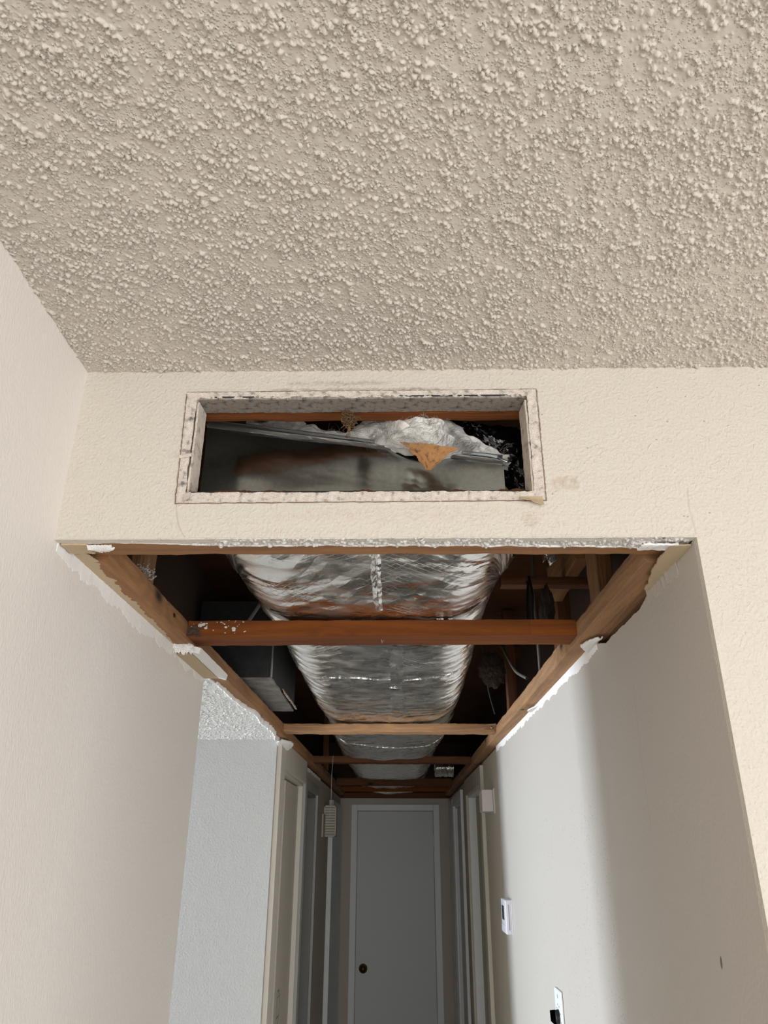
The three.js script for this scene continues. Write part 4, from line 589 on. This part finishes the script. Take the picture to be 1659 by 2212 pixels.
{
  const wool = (name, label, c, s, m, seed) => { const g = new THREE.IcosahedronGeometry(1, 12), a = g.attributes.position; for (let i = 0; i < a.count; i++) { const X = a.getX(i), Y = a.getY(i), Z = a.getZ(i), k = 1 + 0.35 * pn(X * 2.2 + seed, Y * 2.2 + Z, 256, 256, seed) + 0.22 * pn(X * 6, Y * 6 + Z * 5, 256, 256, seed + 2) + 0.1 * pn(X * 17, Y * 17 + Z * 13, 256, 256, seed + 4); a.setXYZ(i, X * k * s[0], Y * k * s[1], Z * k * s[2]); } g.computeVertexNormals(); g.translate(...c); tag(obj(name, g, m), label, 'insulation'); };
  wool('insulation_clump', 'tan clump of insulation between the cables and the right stud', [0.365, 2.285, -1.78], [0.018, 0.06, 0.02], M.shadedWool, 3);
  wool('insulation_clump', 'dim tuft of insulation hanging in the dark right of the duct', [0.33, 2.33, -2.65], [0.045, 0.06, 0.05], M.shadedWool, 8);
}

// ------------------------------------------------------------------ things on the hall walls
{ // louvred box, far left
  const g = group('louvred_box'); tag(g, 'white louvred box mounted high on the left wall near the end', 'vent');
  const x0 = XL, x1 = -0.414, y0 = 1.818, y1 = 2.006, z0 = -5.42, z1 = -5.25;
  obj('body', box(x0, x1 - 0.004, y0, y1, z0, z1 - 0.008, 0.003), M.beige, g);
  obj('face_frame', [box(x0, x0 + 0.008, y0, y1, z1 - 0.01, z1), box(x1 - 0.007, x1, y0, y1, z1 - 0.01, z1), box(x0, x1, y0, y0 + 0.007, z1 - 0.01, z1), box(x0, x1, y1 - 0.007, y1, z1 - 0.01, z1)], M.beige, g);
  for (let i = 0; i < 11; i++) { const y = lerp(y0 + 0.014, y1 - 0.014, i / 10); const s = new THREE.BoxGeometry(x1 - x0 - 0.01, 0.0035, 0.013); s.rotateX(0.6); s.translate((x0 + x1) / 2, y, z1 - 0.004); obj('louvre', s, M.beige, g); }
  obj('wall_plate', box(XL, XL + 0.01, 1.815, 1.95, -5.25, -5.12, 0.002), M.far, g);
}
{
  const g = group('chime_box'); tag(g, 'plain pinkish white box mounted high on the right wall beside the door frame', 'box');
  obj('cover', box(0.366, XR - 0.006, 1.9, 1.992, -3.68, -3.55, 0.004), M.chime, g); obj('base', box(XR - 0.006, XR, 1.893, 1.996, -3.69, -3.54, 0.001), M.chime, g);
}
{
  const g = group('thermostat'); tag(g, 'white wall thermostat with a small display on the right hall wall', 'thermostat');
  const x = XR, z0 = -3.3, z1 = -3.17;
  obj('base_plate', box(x - 0.005, x, 1.459, 1.576, z0 - 0.001, z1 + 0.001, 0.001), M.thermo, g);
  obj('body', box(x - 0.027, x - 0.004, 1.46, 1.575, z0, z1, 0.004), M.thermo, g);
  obj('display', box(x - 0.0278, x - 0.0265, 1.505, 1.553, z0 + 0.03, z0 + 0.09, 0.0005), M.lcd, g);
  obj('cover_flap', box(x - 0.029, x - 0.026, 1.464, 1.49, z0 + 0.006, z1 - 0.006, 0.001), M.thermo, g);
  obj('slot', box(x - 0.016, x - 0.0125, 1.475, 1.56, z1 - 0.001, z1 + 0.0004), M.greyTrim, g);
}
{
  const g = group('timer_switch'); tag(g, 'white switch plate with a black rotary timer knob on the right hall wall', 'switch');
  const x = XR - 0.0005, zc = -2.335, yc = 1.353;
  obj('plate', box(x - 0.0055, x, yc - 0.058, yc + 0.058, zc - 0.045, zc + 0.045, 0.0025), S(0xf2f6fb, { roughness: 0.35 }), g);
  const kn = new THREE.LatheGeometry([[0.0001, 0.011], [0.0135, 0.0105], [0.0155, 0.009], [0.0175, 0.002], [0.0175, 0]].map((p) => new THREE.Vector2(...p)).reverse(), 32); kn.rotateZ(Math.PI / 2); kn.translate(x - 0.0055, yc - 0.004, zc);
  const knob = obj('knob', kn, M.black, g);
  const fin = new THREE.ExtrudeGeometry(shapeOf([[-0.015, 0], [-0.014, 0.011], [0.008, 0.011], [0.015, 0.003], [0.015, 0]]), { depth: 0.008, bevelEnabled: true, bevelSize: 0.001, bevelThickness: 0.001, bevelSegments: 2 });
  fin.translate(0, 0, -0.004); fin.applyMatrix4(new THREE.Matrix4().makeBasis(V(0, -0.95, 0.3), V(-1, 0, 0), V(0, 0.3, 0.95))); fin.translate(x - 0.0155, yc - 0.004, zc); obj('pointer_grip', fin, M.black, knob);
  const marks = []; for (let i = 0; i < 9; i++) { const a = (i / 9) * 6.283 + 0.4; marks.push(box(x - 0.0061, x - 0.005, yc - 0.004 + 0.028 * Math.sin(a) - 0.0018, yc - 0.004 + 0.028 * Math.sin(a) + 0.0018, zc + 0.028 * Math.cos(a) - 0.001, zc + 0.028 * Math.cos(a) + 0.001)); }
  marks.push(box(x - 0.0061, x - 0.005, yc + 0.038, yc + 0.047, zc - 0.001, zc + 0.0015));
  obj('dial_marks', marks, M.ink, g);
}
renderer.render(scene, camera);
